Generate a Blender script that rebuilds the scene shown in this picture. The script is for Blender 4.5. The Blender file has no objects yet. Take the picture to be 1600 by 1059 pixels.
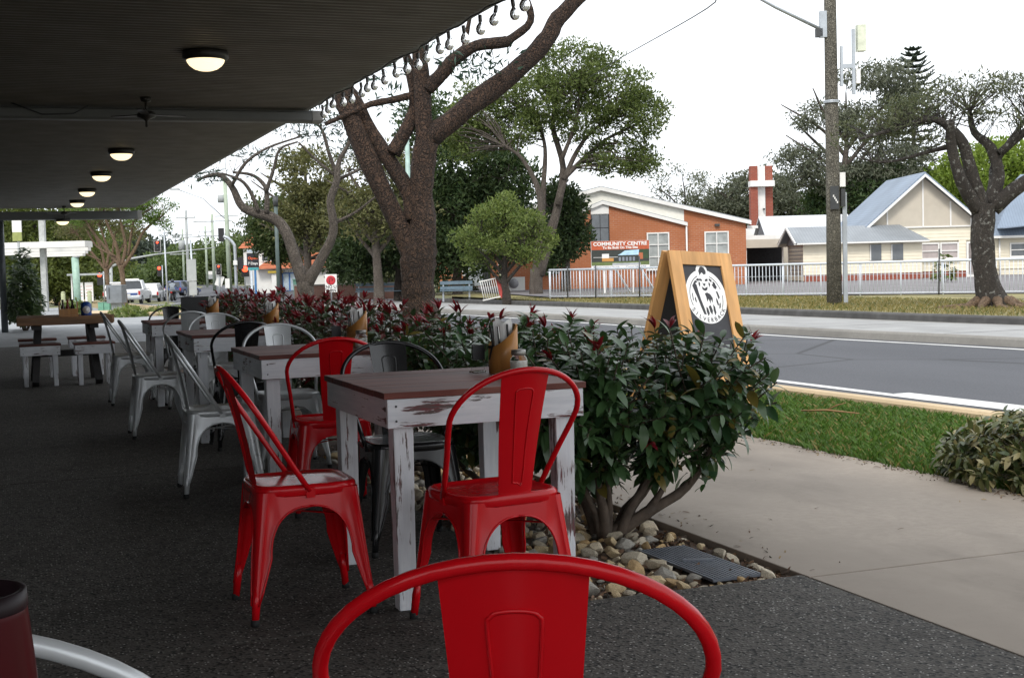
import bpy, math, random
import numpy as np
from mathutils import Vector, Matrix, Euler
PI = math.pi
R = math.radians
scene = bpy.context.scene
COL = scene.collection
# ------------------------------------------------------------------ camera
YAW, PITCH, ROLL, EYE = R(20.45), math.atan(112/2100), 0.026, 1.16
fw = Vector((math.sin(YAW)*math.cos(PITCH), math.cos(YAW)*math.cos(PITCH), -math.sin(PITCH)))
rt = Vector((math.cos(YAW), -math.sin(YAW), 0)); up = rt.cross(fw)
cr = rt*math.cos(ROLL) - up*math.sin(ROLL); cu_ = rt*math.sin(ROLL) + up*math.cos(ROLL)
cam = bpy.data.cameras.new('camera'); cam_o = bpy.data.objects.new('camera', cam); COL.objects.link(cam_o)
mw = Matrix.Identity(4)
for i in range(3):
    mw[i][0], mw[i][1], mw[i][2] = cr[i], cu_[i], -fw[i]
mw[2][3] = EYE
cam_o.matrix_world = mw
cam.sensor_width = 36; cam.angle = 2*math.atan(800/2100); cam.clip_start = 0.05; cam.clip_end = 2500
scene.camera = cam_o
# ------------------------------------------------------------------ sky: thin white overcast
SUN_EL, SUN_AZ = R(48), R(215)          # azimuth measured clockwise from +y (up the street)
world = bpy.data.worlds.new('World'); scene.world = world; world.use_nodes = True
wn, wl = world.node_tree.nodes, world.node_tree.links; wn.clear()
def nd(nodes, t, **k):
    n = nodes.new(t)
    for a, b in k.items(): setattr(n, a, b)
    return n
w_out = nd(wn, 'ShaderNodeOutputWorld'); w_bg = nd(wn, 'ShaderNodeBackground'); w_bg.inputs[1].default_value = 0.1
w_sky = nd(wn, 'ShaderNodeTexSky', sky_type='NISHITA', sun_disc=False); w_sky.sun_elevation = SUN_EL; w_sky.sun_rotation = SUN_AZ
w_sky.dust_density = 3; w_sky.air_density = 1.2
w_hs = nd(wn, 'ShaderNodeHueSaturation'); w_hs.inputs['Saturation'].default_value = 0.35
w_tc = nd(wn, 'ShaderNodeTexCoord'); w_no = nd(wn, 'ShaderNodeTexNoise'); w_no.inputs['Scale'].default_value = 2.2; w_no.inputs['Detail'].default_value = 5
w_cr = nd(wn, 'ShaderNodeValToRGB'); w_cr.color_ramp.elements[0].position = .3; w_cr.color_ramp.elements[1].position = .7
w_cr.color_ramp.elements[0].color = (.90, .93, .96, 1); w_cr.color_ramp.elements[1].color = (1, 1, 1, 1)
w_ml = nd(wn, 'ShaderNodeMix', data_type='RGBA', blend_type='MULTIPLY'); w_ml.inputs[0].default_value = 1
w_ml.inputs[7].default_value = (10.6, 10.9, 11.3, 1)
w_mx = nd(wn, 'ShaderNodeMix', data_type='RGBA'); w_mx.inputs[0].default_value = .88
wl.new(w_sky.outputs[0], w_hs.inputs['Color']); wl.new(w_tc.outputs['Generated'], w_no.inputs['Vector'])
wl.new(w_no.outputs[0], w_cr.inputs[0]); wl.new(w_cr.outputs[0], w_ml.inputs[6])
wl.new(w_hs.outputs[0], w_mx.inputs[6]); wl.new(w_ml.outputs[2], w_mx.inputs[7])
wl.new(w_mx.outputs[2], w_bg.inputs[0]); wl.new(w_bg.outputs[0], w_out.inputs[0])
sun = bpy.data.lights.new('sun', 'SUN'); sun.energy = 1.5; sun.angle = R(14); sun.color = (1, .95, .88)
sun_o = bpy.data.objects.new('sun', sun); COL.objects.link(sun_o)
sd = Vector((math.sin(SUN_AZ)*math.cos(SUN_EL), math.cos(SUN_AZ)*math.cos(SUN_EL), math.sin(SUN_EL)))
sun_o.rotation_euler = (-sd).to_track_quat('-Z', 'Y').to_euler()
vs = scene.view_settings
vs.view_transform = 'Standard'; vs.look = 'None'; vs.exposure = 0.68; vs.gamma = 1; vs.use_curve_mapping = False
scene.render.engine = 'CYCLES'
scene.render.resolution_x, scene.render.resolution_y = 1024, 677

# ------------------------------------------------------------------ helpers
def tag(o, label=None, cat=None, group=None, kind=None):
    if label: o['label'] = label
    if cat: o['category'] = cat
    if group: o['group'] = group
    if kind: o['kind'] = kind
    return o
def empty(name, loc=(0, 0, 0), rz=0, label=None, cat=None, group=None):
    o = bpy.data.objects.new(name, None); COL.objects.link(o)
    o.location = loc; o.rotation_euler = (0, 0, rz); o.empty_display_size = .1
    return tag(o, label, cat, group)
def site(u, v, z=0):
    """far side of the road was set out on a second grid, turned with the line of sight"""
    return (u*math.cos(YAW)+v*math.sin(YAW), -u*math.sin(YAW)+v*math.cos(YAW), z)
def frame_of(d):
    d = Vector(d).normalized(); a = Vector((0, 0, 1)) if abs(d.z) < .9 else Vector((1, 0, 0))
    x = d.cross(a).normalized(); return x, d.cross(x).normalized()
class MB:
    def __init__(s): s.v, s.f, s.m, s.sm = [], [], [], []
    def face(s, idx, mi=0, sm=False): s.f.append(tuple(idx)); s.m.append(mi); s.sm.append(sm)
    def add(s, vs_, fs, mi=0, sm=False):
        o = len(s.v); s.v += [tuple(p) for p in vs_]
        for f in fs: s.face([i+o for i in f], mi, sm)
        return s
    def box(s, c, d, rz=0, mi=0, rot=None):
        hx, hy, hz = d[0]/2, d[1]/2, d[2]/2
        M_ = (rot.to_matrix() if rot is not None else Euler((0, 0, rz)).to_matrix())
        P = [M_ @ Vector((x*hx, y*hy, z*hz)) + Vector(c) for z in (-1, 1) for x, y in ((-1, -1), (1, -1), (1, 1), (-1, 1))]
        return s.add(P, [(0, 3, 2, 1), (4, 5, 6, 7), (0, 1, 5, 4), (1, 2, 6, 5), (2, 3, 7, 6), (3, 0, 4, 7)], mi)
    def bar(s, a, b, w, h, upv=(0, 0, 1), mi=0):
        a, b = Vector(a), Vector(b); d = (b-a).normalized(); x = d.cross(Vector(upv))
        x = x.normalized() if x.length > 1e-4 else frame_of(d)[0]
        y = x.cross(d)
        P = [q + x*(i*w/2) + y*(j*h/2) for q in (a, b) for i, j in ((-1, -1), (1, -1), (1, 1), (-1, 1))]
        return s.add(P, [(0, 1, 2, 3), (7, 6, 5, 4), (0, 4, 5, 1), (1, 5, 6, 2), (2, 6, 7, 3), (3, 7, 4, 0)], mi)
    def tube(s, pts, rad, n=8, mi=0, cap=True, sm=True, wob=0, rng=None):
        pts = [Vector(p) for p in pts]; k = len(pts)
        if not hasattr(rad, '__len__'): rad = [rad]*k
        o = len(s.v); prev = None
        for i, p in enumerate(pts):
            d = (pts[min(i+1, k-1)] - pts[max(i-1, 0)]).normalized()
            if prev is None: x, y = frame_of(d)
            else:
                x = (prev - d*prev.dot(d)); x = x.normalized() if x.length > 1e-5 else frame_of(d)[0]; y = d.cross(x)
            prev = x
            for j in range(n):
                a = 2*PI*j/n; r = rad[i]*(1 + (rng.uniform(-wob, wob) if wob else 0))
                s.v.append(tuple(p + x*(r*math.cos(a)) + y*(r*math.sin(a))))
        for i in range(k-1):
            for j in range(n):
                q = (j+1) % n; s.face((o+i*n+j, o+i*n+q, o+(i+1)*n+q, o+(i+1)*n+j), mi, sm)
        if cap:
            s.face([o+j for j in range(n)][::-1], mi); s.face([o+(k-1)*n+j for j in range(n)], mi)
        return s
    def lathe(s, prof, n=20, c=(0, 0, 0), mi=0, sm=True, sup=2.0, ex=1, ey=1):
        o = len(s.v); k = len(prof)
        for r, z in prof:
            for j in range(n):
                a = 2*PI*j/n; ca, sa = math.cos(a), math.sin(a)
                q = 1 if sup == 2 else 1/((abs(ca)**sup+abs(sa)**sup)**(1/sup))
                s.v.append((c[0]+r*q*ca*ex, c[1]+r*q*sa*ey, c[2]+z))
        for i in range(k-1):
            for j in range(n):
                q = (j+1) % n; s.face((o+i*n+j, o+i*n+q, o+(i+1)*n+q, o+(i+1)*n+j), mi, sm)
        if prof[0][0] > 1e-6: s.face([o+j for j in range(n)][::-1], mi)
        if prof[-1][0] > 1e-6: s.face([o+(k-1)*n+j for j in range(n)], mi)
        return s
    def prism(s, poly, a, b, axis='y', mi=0):
        """poly of 2-D points extruded from a to b along an axis (y: poly is x,z; x: poly is y,z; z: poly is x,y)"""
        n = len(poly)
        def P(p, t): return {'y': (p[0], t, p[1]), 'x': (t, p[0], p[1]), 'z': (p[0], p[1], t)}[axis]
        V_ = [P(p, a) for p in poly] + [P(p, b) for p in poly]
        F = [tuple(range(n)), tuple(range(2*n-1, n-1, -1))] + [(i, n+i, n+(i+1) % n, (i+1) % n) for i in range(n)]
        return s.add(V_, F, mi)
    def grid(s, fn, nu, nv, mi=0, sm=True):
        o = len(s.v)
        for i in range(nu+1):
            for j in range(nv+1): s.v.append(tuple(fn(i/nu, j/nv)))
        w_ = nv+1
        for i in range(nu):
            for j in range(nv): s.face((o+i*w_+j, o+(i+1)*w_+j, o+(i+1)*w_+j+1, o+i*w_+j+1), mi, sm)
        return s
    def mesh(s, name, mats):
        me = bpy.data.meshes.new(name); me.from_pydata(s.v, [], s.f)
        for m in (mats if isinstance(mats, (list, tuple)) else [mats]): me.materials.append(m)
        if any(s.m): me.polygons.foreach_set('material_index', s.m)
        me.polygons.foreach_set('use_smooth', s.sm); me.update(); return me
    def build(s, name, mats, parent=None, loc=None, bevel=0, rz=None, kind=None):
        return put(name, s.mesh(name, mats), parent, loc, bevel, rz, kind)
def put(name, me, parent=None, loc=None, bevel=0, rz=None, kind=None):
    o = bpy.data.objects.new(name, me); COL.objects.link(o)
    if parent is not None: o.parent = parent
    if loc is not None: o.location = loc
    if rz is not None: o.rotation_euler = (0, 0, rz)
    if bevel:
        b = o.modifiers.new('bevel', 'BEVEL'); b.width = bevel; b.segments = 2; b.limit_method = 'ANGLE'
    if kind: o['kind'] = kind
    return o
def kids(o): return [c for c in ALLOBJ() if c.parent == o]
def ALLOBJ(): return list(COL.objects)
def copy_tree(o, parent=None, children=None):
    c = o.copy(); COL.objects.link(c)
    if parent is not None: c.parent = parent
    for ch in (children if children is not None else o.children): copy_tree(ch, c)
    return c
def smooth_path(pts, n=4):
    """Catmull-Rom through tuples"""
    P = [np.array(p, float) for p in pts]; P = [2*P[0]-P[1]] + P + [2*P[-1]-P[-2]]; out = []
    for i in range(1, len(P)-2):
        for t in np.linspace(0, 1, n, endpoint=False):
            a, b, c, d = P[i-1], P[i], P[i+1], P[i+2]
            out.append(.5*((2*b)+(c-a)*t+(2*a-5*b+4*c-d)*t*t+(3*b-a-3*c+d)*t**3))
    out.append(P[-2]); return out
def text_mesh(body, size, bold=0.0, align='CENTER', sx=1.0):
    cu = bpy.data.curves.new('t', 'FONT'); cu.body = body; cu.size = size; cu.align_x = align; cu.offset = bold
    cu.resolution_u = 3
    o = bpy.data.objects.new('t', cu); COL.objects.link(o)
    dg = bpy.context.evaluated_depsgraph_get(); me = bpy.data.meshes.new_from_object(o.evaluated_get(dg))
    bpy.data.objects.remove(o); 
    if sx != 1.0:
        for v_ in me.vertices: v_.co.x *= sx
    return me

# ------------------------------------------------------------------ materials
def new_mat(name):
    m = bpy.data.materials.new(name); m.use_nodes = True; n = m.node_tree.nodes
    return m, n, m.node_tree.links, n['Principled BSDF']
def mixc(n, l, fac, a, b, mode='MIX'):
    x = n.new('ShaderNodeMix'); x.data_type = 'RGBA'; x.blend_type = mode
    for i, q in ((0, fac), (6, a), (7, b)):
        if hasattr(q, 'is_linked'): l.new(q, x.inputs[i])
        elif i == 0: x.inputs[0].default_value = q
        else: x.inputs[i].default_value = (*q[:3], 1)
    return x.outputs[2]
def noise(n, l, scale, detail=4, rough=.55, vec=None, stretch=None):
    if vec is None:
        tc = n.new('ShaderNodeTexCoord'); vec = tc.outputs['Object']
    if stretch:
        mp = n.new('ShaderNodeMapping'); mp.inputs['Scale'].default_value = stretch; l.new(vec, mp.inputs[0]); vec = mp.outputs[0]
    t = n.new('ShaderNodeTexNoise'); t.inputs['Scale'].default_value = scale; t.inputs['Detail'].default_value = detail; t.inputs['Roughness'].default_value = rough
    l.new(vec, t.inputs['Vector']); return t.outputs[0]
def ramp(n, l, src, a, b):
    mr = n.new('ShaderNodeMapRange'); mr.inputs[1].default_value = a; mr.inputs[2].default_value = b; l.new(src, mr.inputs[0]); return mr.outputs[0]
def bumpit(n, l, bs, src, st, dist=.01):
    b = n.new('ShaderNodeBump'); b.inputs['Strength'].default_value = st; b.inputs['Distance'].default_value = dist
    l.new(src, b.inputs['Height']); l.new(b.outputs[0], bs.inputs['Normal'])
def sc(c, k): return tuple(min(1, x*k) for x in c)
MATS = {}
def mat(name, col, rough=.6, var=.18, scale=6, metal=0, coat=0, bump=0, bscale=None, spec=.5, stretch=None, rnd=0, bdist=.01, dirt=0):
    if name in MATS: return MATS[name]
    m, n, l, bs = new_mat(name)
    f = ramp(n, l, noise(n, l, scale, stretch=stretch), .3, .7)
    c = mixc(n, l, f, sc(col, 1-var), sc(col, 1+var))
    if dirt:
        d = ramp(n, l, noise(n, l, scale*.23, 6, .65), .5, .75); g_ = n.new('ShaderNodeMath'); g_.operation = 'MULTIPLY'; g_.inputs[1].default_value = dirt; l.new(d, g_.inputs[0])
        c = mixc(n, l, g_.outputs[0], c, sc(col, .35))
    if rnd:
        oi = n.new('ShaderNodeObjectInfo'); hs = n.new('ShaderNodeHueSaturation')
        l.new(ramp(n, l, oi.outputs['Random'], 0, 1), hs.inputs['Value'])
        mr = hs.inputs['Value'].links[0].from_node; mr.inputs[3].default_value = 1-rnd; mr.inputs[4].default_value = 1+rnd
        l.new(c, hs.inputs['Color']); c = hs.outputs[0]
    l.new(c, bs.inputs['Base Color'])
    bs.inputs['Metallic'].default_value = metal; bs.inputs['Specular IOR Level'].default_value = spec
    rr = ramp(n, l, noise(n, l, scale*1.7), .3, .7); q = rr.node; q.inputs[3].default_value = max(.03, rough*.8); q.inputs[4].default_value = min(1, rough*1.2)
    l.new(rr, bs.inputs['Roughness']); bs.inputs['Coat Weight'].default_value = coat; bs.inputs['Coat Roughness'].default_value = .12
    if bump: bumpit(n, l, bs, noise(n, l, bscale or scale*5, 6, stretch=stretch), bump, bdist)
    MATS[name] = m; return m
def emis(name, col, st, base=(.8, .8, .8)):
    if name in MATS: return MATS[name]
    m, n, l, bs = new_mat(name); bs.inputs['Base Color'].default_value = (*base, 1); bs.inputs['Emission Color'].default_value = (*col, 1); bs.inputs['Emission Strength'].default_value = st
    MATS[name] = m; return m
def leafmat(name, a, b, trans=.3, rough=.5, spec=.35, third=None):
    """leaf colour varies leaf by leaf; some light passes through"""
    m, n, l, bs = new_mat(name); g_ = n.new('ShaderNodeNewGeometry'); c = mixc(n, l, g_.outputs['Random Per Island'], a, b)
    if third:
        wn_ = n.new('ShaderNodeTexWhiteNoise'); wn_.noise_dimensions = '1D'; l.new(g_.outputs['Random Per Island'], wn_.inputs['W'])
        c = mixc(n, l, ramp(n, l, wn_.outputs[0], third[1]-.02, third[1]), c, third[0])
    oi = n.new('ShaderNodeObjectInfo')
    hs = n.new('ShaderNodeHueSaturation'); mr = n.new('ShaderNodeMapRange'); mr.inputs[3].default_value = .8; mr.inputs[4].default_value = 1.2
    l.new(oi.outputs['Random'], mr.inputs[0]); l.new(mr.outputs[0], hs.inputs['Value']); l.new(c, hs.inputs['Color']); c = hs.outputs[0]
    l.new(c, bs.inputs['Base Color']); bs.inputs['Roughness'].default_value = rough; bs.inputs['Specular IOR Level'].default_value = spec
    t = n.new('ShaderNodeBsdfTranslucent'); l.new(mixc(n, l, .5, c, (1, 1, .3), 'MULTIPLY'), t.inputs[0]); x = n.new('ShaderNodeMixShader'); x.inputs[0].default_value = trans
    l.new(bs.outputs[0], x.inputs[1]); l.new(t.outputs[0], x.inputs[2]); l.new(x.outputs[0], n['Material Output'].inputs[0]); return m
def distressed(name, stretch, amt=.56):
    """white paint worn back to the maroon coat and grey timber below"""
    m, n, l, bs = new_mat(name)
    tc = n.new('ShaderNodeTexCoord'); oi = n.new('ShaderNodeObjectInfo'); ad = n.new('ShaderNodeVectorMath'); ad.operation = 'MULTIPLY_ADD'
    ad.inputs[1].default_value = (1, 1, 1); l.new(tc.outputs['Object'], ad.inputs[0])
    cx = n.new('ShaderNodeCombineXYZ'); ml = n.new('ShaderNodeMath'); ml.operation = 'MULTIPLY'; ml.inputs[1].default_value = 37; l.new(oi.outputs['Random'], ml.inputs[0])
    for i in range(3): l.new(ml.outputs[0], cx.inputs[i])
    l.new(cx.outputs[0], ad.inputs[2]); vec = ad.outputs[0]
    fine = noise(n, l, 14, 6, .7, vec, stretch); patch = noise(n, l, 3.2, 3, .5, vec); tiny = noise(n, l, 60, 3, .6, vec, stretch)
    s1 = n.new('ShaderNodeMath'); s1.operation = 'MULTIPLY_ADD'; s1.inputs[1].default_value = .75; l.new(patch, s1.inputs[0]); l.new(fine, s1.inputs[2])
    s2 = n.new('ShaderNodeMath'); s2.operation = 'MULTIPLY_ADD'; s2.inputs[1].default_value = .25; l.new(tiny, s2.inputs[0]); l.new(s1.outputs[0], s2.inputs[2])
    wear = ramp(n, l, s2.outputs[0], amt+.56, amt+.60)
    under = mixc(n, l, ramp(n, l, tiny, .4, .6), (.16, .03, .035), (.09, .075, .065))
    white = mixc(n, l, ramp(n, l, fine, .3, .7), (.60, .62, .66), (.80, .81, .83)); white = mixc(n, l, ramp(n, l, patch, .55, .8), white, (.42, .40, .40))
    l.new(mixc(n, l, wear, white, under), bs.inputs['Base Color']); bs.inputs['Roughness'].default_value = .62
    bumpit(n, l, bs, s2.outputs[0], .25, .002); return m
# ================================================================== SETTING
rng = random.Random(7); nr = np.random.default_rng(11)
def lerp_tab(tab, y):
    return float(np.interp(y, [t[0] for t in tab], [t[1] for t in tab]))
def xk(y): return lerp_tab([(-30, 7.2), (0, 6.85), (7.7, 6.55), (10.6, 6.4), (20, 6.25), (50, 6.75), (80, 7.5), (125, 8.6), (400, 15)], y)   # near kerb
def xf(y): return lerp_tab([(-30, 15), (0, 14.2), (15, 13.1), (20, 12.6), (35, 12.2), (60, 13), (85, 15.2), (125, 17.5), (400, 26)], y)      # far edge of the carriageway
def zg(x, y): return -.012*max(0, y-35)*min(1, max(0, 1-(x-12)/10))      # the street falls gently away
def agg_mat():
    m, n, l, bs = new_mat('exposed_aggregate'); tc = n.new('ShaderNodeTexCoord'); vec = tc.outputs['Object']
    big = noise(n, l, .7, 5, .6, vec); mid = noise(n, l, 9, 5, .6, vec)
    vo = n.new('ShaderNodeTexVoronoi'); vo.inputs['Scale'].default_value = 95; l.new(vec, vo.inputs['Vector'])
    sp = n.new('ShaderNodeSeparateColor'); l.new(vo.outputs['Color'], sp.inputs[0])
    base = mixc(n, l, ramp(n, l, big, .3, .7), (.042, .037, .031), (.078, .071, .062)); base = mixc(n, l, ramp(n, l, mid, .35, .7), base, (.092, .084, .074))
    st = mixc(n, l, sp.outputs[1], (.11, .10, .085), (.46, .44, .41))
    msk = n.new('ShaderNodeMath'); msk.operation = 'MULTIPLY'; l.new(ramp(n, l, sp.outputs[0], .76, .79), msk.inputs[0]); l.new(ramp(n, l, vo.outputs['Distance'], .42, .28), msk.inputs[1])
    dk = mixc(n, l, ramp(n, l, sp.outputs[2], .75, .8), base, (.018, .017, .016))
    stn = noise(n, l, 1.6, 7, .68, vec); dk = mixc(n, l, ramp(n, l, stn, .56, .70), dk, (.030, .026, .022)); l.new(mixc(n, l, msk.outputs[0], dk, st), bs.inputs['Base Color']); bs.inputs['Roughness'].default_value = .78; bs.inputs['Specular IOR Level'].default_value = .28
    bumpit(n, l, bs, vo.outputs['Distance'], .5, .005); return m
def conc_mat(name, col, cracks=False):
    m, n, l, bs = new_mat(name); tc = n.new('ShaderNodeTexCoord'); vec = tc.outputs['Object']
    a = noise(n, l, .9, 7, .62, vec); b = noise(n, l, 22, 5, .7, vec); c = noise(n, l, 2.6, 6, .6, vec, (1, .35, 1))
    k = mixc(n, l, ramp(n, l, a, .35, .68), sc(col, .80), sc(col, 1.12)); k = mixc(n, l, ramp(n, l, c, .52, .74), k, sc(col, .62)); k = mixc(n, l, ramp(n, l, b, .4, .75), k, sc(col, .86))
    sp = noise(n, l, 120, 2, .5, vec); k = mixc(n, l, ramp(n, l, sp, .70, .74), k, sc(col, .5))
    l.new(k, bs.inputs['Base Color']); bs.inputs['Roughness'].default_value = .85; bumpit(n, l, bs, noise(n, l, 160, 4, .7, vec), .25, .003); return m
M_floor = agg_mat()
M_path = conc_mat('path_concrete', (.345, .292, .240)); M_strip = conc_mat('lane_concrete', (.31, .31, .305)); M_pave = conc_mat('pavement_concrete', (.27, .28, .29))
M_kerb = conc_mat('kerb_concrete', (.23, .22, .20)); M_kerby = conc_mat('kerb_sandy', (.52, .40, .25))
def asphalt():
    m, n, l, bs = new_mat('asphalt'); tc = n.new('ShaderNodeTexCoord'); vec = tc.outputs['Object']
    a = noise(n, l, .35, 6, .6, vec, (1, .25, 1)); b = noise(n, l, 55, 3, .7, vec)
    k = mixc(n, l, ramp(n, l, a, .35, .7), (.036, .038, .047), (.064, .067, .078)); k = mixc(n, l, ramp(n, l, b, .45, .7), k, (.095, .096, .102))
    pt = noise(n, l, .16, 2, .4, vec, (1.6, .5, 1)); k = mixc(n, l, ramp(n, l, pt, .60, .62), k, (.030, .031, .036))
    wv = n.new('ShaderNodeTexVoronoi'); wv.feature = 'DISTANCE_TO_EDGE'; wv.inputs['Scale'].default_value = .22; l.new(vec, wv.inputs['Vector'])
    k = mixc(n, l, ramp(n, l, wv.outputs[0], .012, .0), k, (.016, .016, .018))
    l.new(k, bs.inputs['Base Color']); bs.inputs['Roughness'].default_value = .8; bumpit(n, l, bs, b, .35, .004); return m
M_asph = asphalt()
M_dry = mat('dry_verge', (.24, .185, .085), .95, .35, 1.3, bump=.6, bscale=40, dirt=.25)
M_soil = mat('soil', (.075, .045, .028), .95, .4, 9, bump=.8, bscale=40, bdist=.02)
M_grassground = mat('lawn_ground', (.045, .085, .02), .95, .35, 3, bump=.5, bscale=60)
M_paint_line = mat('road_paint', (.62, .62, .60), .7, .12, 5, dirt=.25)
def sheet(name, x0, x1, z, ys, m, kind='structure', sub=1, fall=True):
    """strip between two edges that may be functions of y"""
    mb = MB(); f0 = x0 if callable(x0) else (lambda y: x0); f1 = x1 if callable(x1) else (lambda y: x1)
    o = 0
    for y in ys:
        for k in range(sub+1):
            x = f0(y)+(f1(y)-f0(y))*k/sub; mb.v.append((x, y, z + (zg(x, y) if fall else 0)))
    w_ = sub+1
    for i in range(len(ys)-1):
        for k in range(sub): mb.face((i*w_+k, i*w_+k+1, (i+1)*w_+k+1, (i+1)*w_+k))
    return mb.build(name, m, kind=kind)
YS = list(range(-20, 40, 3)) + list(range(40, 150, 5)) + [160, 200, 260, 330, 400]
# ground to the horizon
mb = MB()
gx = [-900, -400, -150, -60, -30, -15, -5, 2, 6, 10, 14, 18, 22, 26, 30, 40, 60, 100, 200, 400, 900]; gy = [-60, -20, 0, 10, 20, 30, 35, 45, 60, 80, 100, 130, 170, 230, 330, 500, 900, 1500]
for y in gy:
    for x in gx: mb.v.append((x, y, zg(x, y)-.18 - (0.0)))
for j in range(len(gy)-1):
    for i in range(len(gx)-1): a = j*len(gx)+i; mb.face((a, a+1, a+1+len(gx), a+len(gx)))
tag(mb.build('ground', mat('far_ground', (.13, .13, .055), .95, .4, .2, bump=.3)), kind='structure')
# cafe floor: two slabs with a joint, wrapped round the garden bed
def slab(name, x0, x1, y0, y1, m, z=0, t=.16):
    b = MB().box(((x0+x1)/2, (y0+y1)/2, z-t/2), (x1-x0, y1-y0, t)).build(name, m, bevel=.004); tag(b, kind='structure'); return b
slab('cafe_floor', -3.2, 2.696, -8, 4.236, M_floor); slab('cafe_floor', -3.2, 1.80, 4.242, 8.13, M_floor); slab('cafe_floor', -3.2, 1.80, 8.138, 16.4, M_floor); slab('cafe_floor', -3.2, 1.80, 16.408, 25, M_floor); slab('cafe_floor', 1.806, 2.696, 17.75, 25, M_floor)
slab('footpath', 2.703, 4.585, 17.206, 25, M_path)
sheet('pavement', -3.2, 4.55, -.002, [25, 30, 35, 42, 50, 60, 75, 90], M_pave, sub=4)
yj = [-12, -5.9, -2.0, .9, 4.19, 7.6, 11.2, 14.6, 17.2]
for a, b in zip(yj[:-1], yj[1:]): slab('footpath', 2.703, 4.585, a+.006, b-.006, M_path, z=.0)
tag(MB().box((2.25, 11.0, -.09), (.88, 13.5, .12)).build('garden_bed', M_soil), kind='structure'); BED = bpy.data.objects['garden_bed']
# verge, kerb, gutter, carriageway
sheet('grass_verge', 4.59, lambda y: xk(y)-.16, -.01, YS[:18], M_grassground, sub=3)
sheet('verge', 4.4, lambda y: xk(y)-.16, -.012, YS[17:], M_dry, sub=2)
mb = MB()
def kerb(name, fx, w, h, m, ys, z0=-.13, flip=1):
    mb = MB(); pr_ = [(0, z0-.1), (0, h-.02), (.02, h), (w-.03, h), (w, h-.03), (w+.03, z0), (w+.03, z0-.1)]
    if flip < 0: pr_ = [(w-a, b) for a, b in pr_][::-1]
    n = len(pr_)
    for y in ys:
        for a, b in pr_: x = fx(y)+a; mb.v.append((x, y, b+zg(x, y)))
    for i in range(len(ys)-1):
        for k in range(n-1): mb.face((i*n+k, i*n+k+1, (i+1)*n+k+1, (i+1)*n+k))
    return tag(mb.build(name, m), kind='structure')
kerb('kerb', lambda y: xk(y)-.16, .16, .055, M_kerby, YS)
sheet('gutter', lambda y: xk(y)+.02, lambda y: xk(y)+.95, -.124, YS, M_kerb)
sheet('road', lambda y: xk(y)+.9, lambda y: xf(y)+6, -.13, YS, M_asph, sub=6)
sheet('edge_line', lambda y: xk(y)+1.22, lambda y: xk(y)+1.36, -.1255, YS, M_paint_line)
sheet('far_edge_line', lambda y: xf(y)-.42, lambda y: xf(y)-.29, -.1255, YS[:22], M_paint_line)
sheet('turn_bar', lambda y: xk(y)+1.36, lambda y: xk(y)+1.56, -.1255, [8.9, 9.5, 10.1, 10.6], M_paint_line)
for y0 in (48, 60, 72, 84, 96): sheet('lane_dash', lambda y: xk(y)+4.3, lambda y: xk(y)+4.42, -.1255, [y0, y0+4], M_paint_line)
sheet('stop_line', lambda y: xk(y)+.9, lambda y: xk(y)+7.6, -.1255, [97, 98], M_paint_line)
SY = [y for y in YS if y <= 60]
kerb('median_kerb', lambda y: xf(y), .15, 0, M_kerb, SY, flip=-1)
for a, b in ((-20, -2), (-2, 8), (8, 14), (14, 16.6), (16.6, 19.8), (19.8, 23.2), (23.2, 27), (27, 33), (33, 45), (45, 60)):
    sheet('concrete_median', lambda y: xf(y)+.15, lambda y: xf(y)+2.55, -.003, [a+.02, (a+b)/2, b-.02], M_strip)
kerb('median_kerb', lambda y: xf(y)+2.55, .15, 0, M_kerb, SY)
kerb('far_kerb', lambda y: xf(y)+3.6, .3, .07, mat('dark_kerb', (.07, .068, .065), .9, .3, 3, bump=.3), SY, flip=-1)
mb = MB()
for y in SY:
    for k in range(6): x = xf(y)+3.9+k*(k+1)*1.2; mb.v.append((x, y, .055+.012*min(k, 3)))
for i in range(len(SY)-1):
    for k in range(5): mb.face((i*6+k, i*6+k+1, (i+1)*6+k+1, (i+1)*6+k))
tag(mb.build('far_verge', mat('verge_grass', (.20, .175, .07), .95, .45, .9, bump=.7, bscale=30, dirt=.3)), kind='structure')
# ------------------------------------------------------------------ unseen shop wall (added to shade the covered area on the left) and awning
M_dark = mat('dark_steel', (.045, .048, .05), .5, .2, 4)
M_soffit = mat('soffit_sheet', (.175, .16, .138), .55, .12, 2, dirt=.2)
sw = empty('unseen_shop_wall', (-3.2, 16.5, 0), 0, 'unseen dark shop wall added to shade the covered seating', 'wall')
MB().box((-.12, 0, 1.6), (.24, 33, 3.2)).build('wall_panel', mat('shop_render', (.10, .095, .09), .8, .2, 2), sw)
for k in range(5): MB().box((.02, -12+k*6, 1.25), (.06, 3.6, 2.1)).build('window', mat('shop_glass', (.02, .025, .03), .08, .1, 2), sw)
aw = empty('awning', (0, 0, 2.75), 0, 'long street awning with ribbed dark ceiling above the cafe seating', 'awning')
mb = MB(); pitch = .09; y = -1.3; row = []
prof = [(0, 0), (.018, .0), (.030, .009), (.060, .009), (.072, 0)]
ys_ = []
k = 0
while y < 32:
    for a, b in prof: ys_.append((y+a, b))
    y += pitch
xs_ = (-3.2, -1, 1, 2.8)
for yy, dz in ys_:
    for x in xs_: mb.v.append((x, yy, dz))
nx = len(xs_)
for i in range(len(ys_)-1):
    for k in range(nx-1): mb.face((i*nx+k, (i+1)*nx+k, (i+1)*nx+k+1, i*nx+k+1))
mb.build('ceiling_sheet', M_soffit, aw)
MB().box((-.2, 15.45, .17), (6, 33.3, .06)).build('roof_deck', M_dark, aw)
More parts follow.
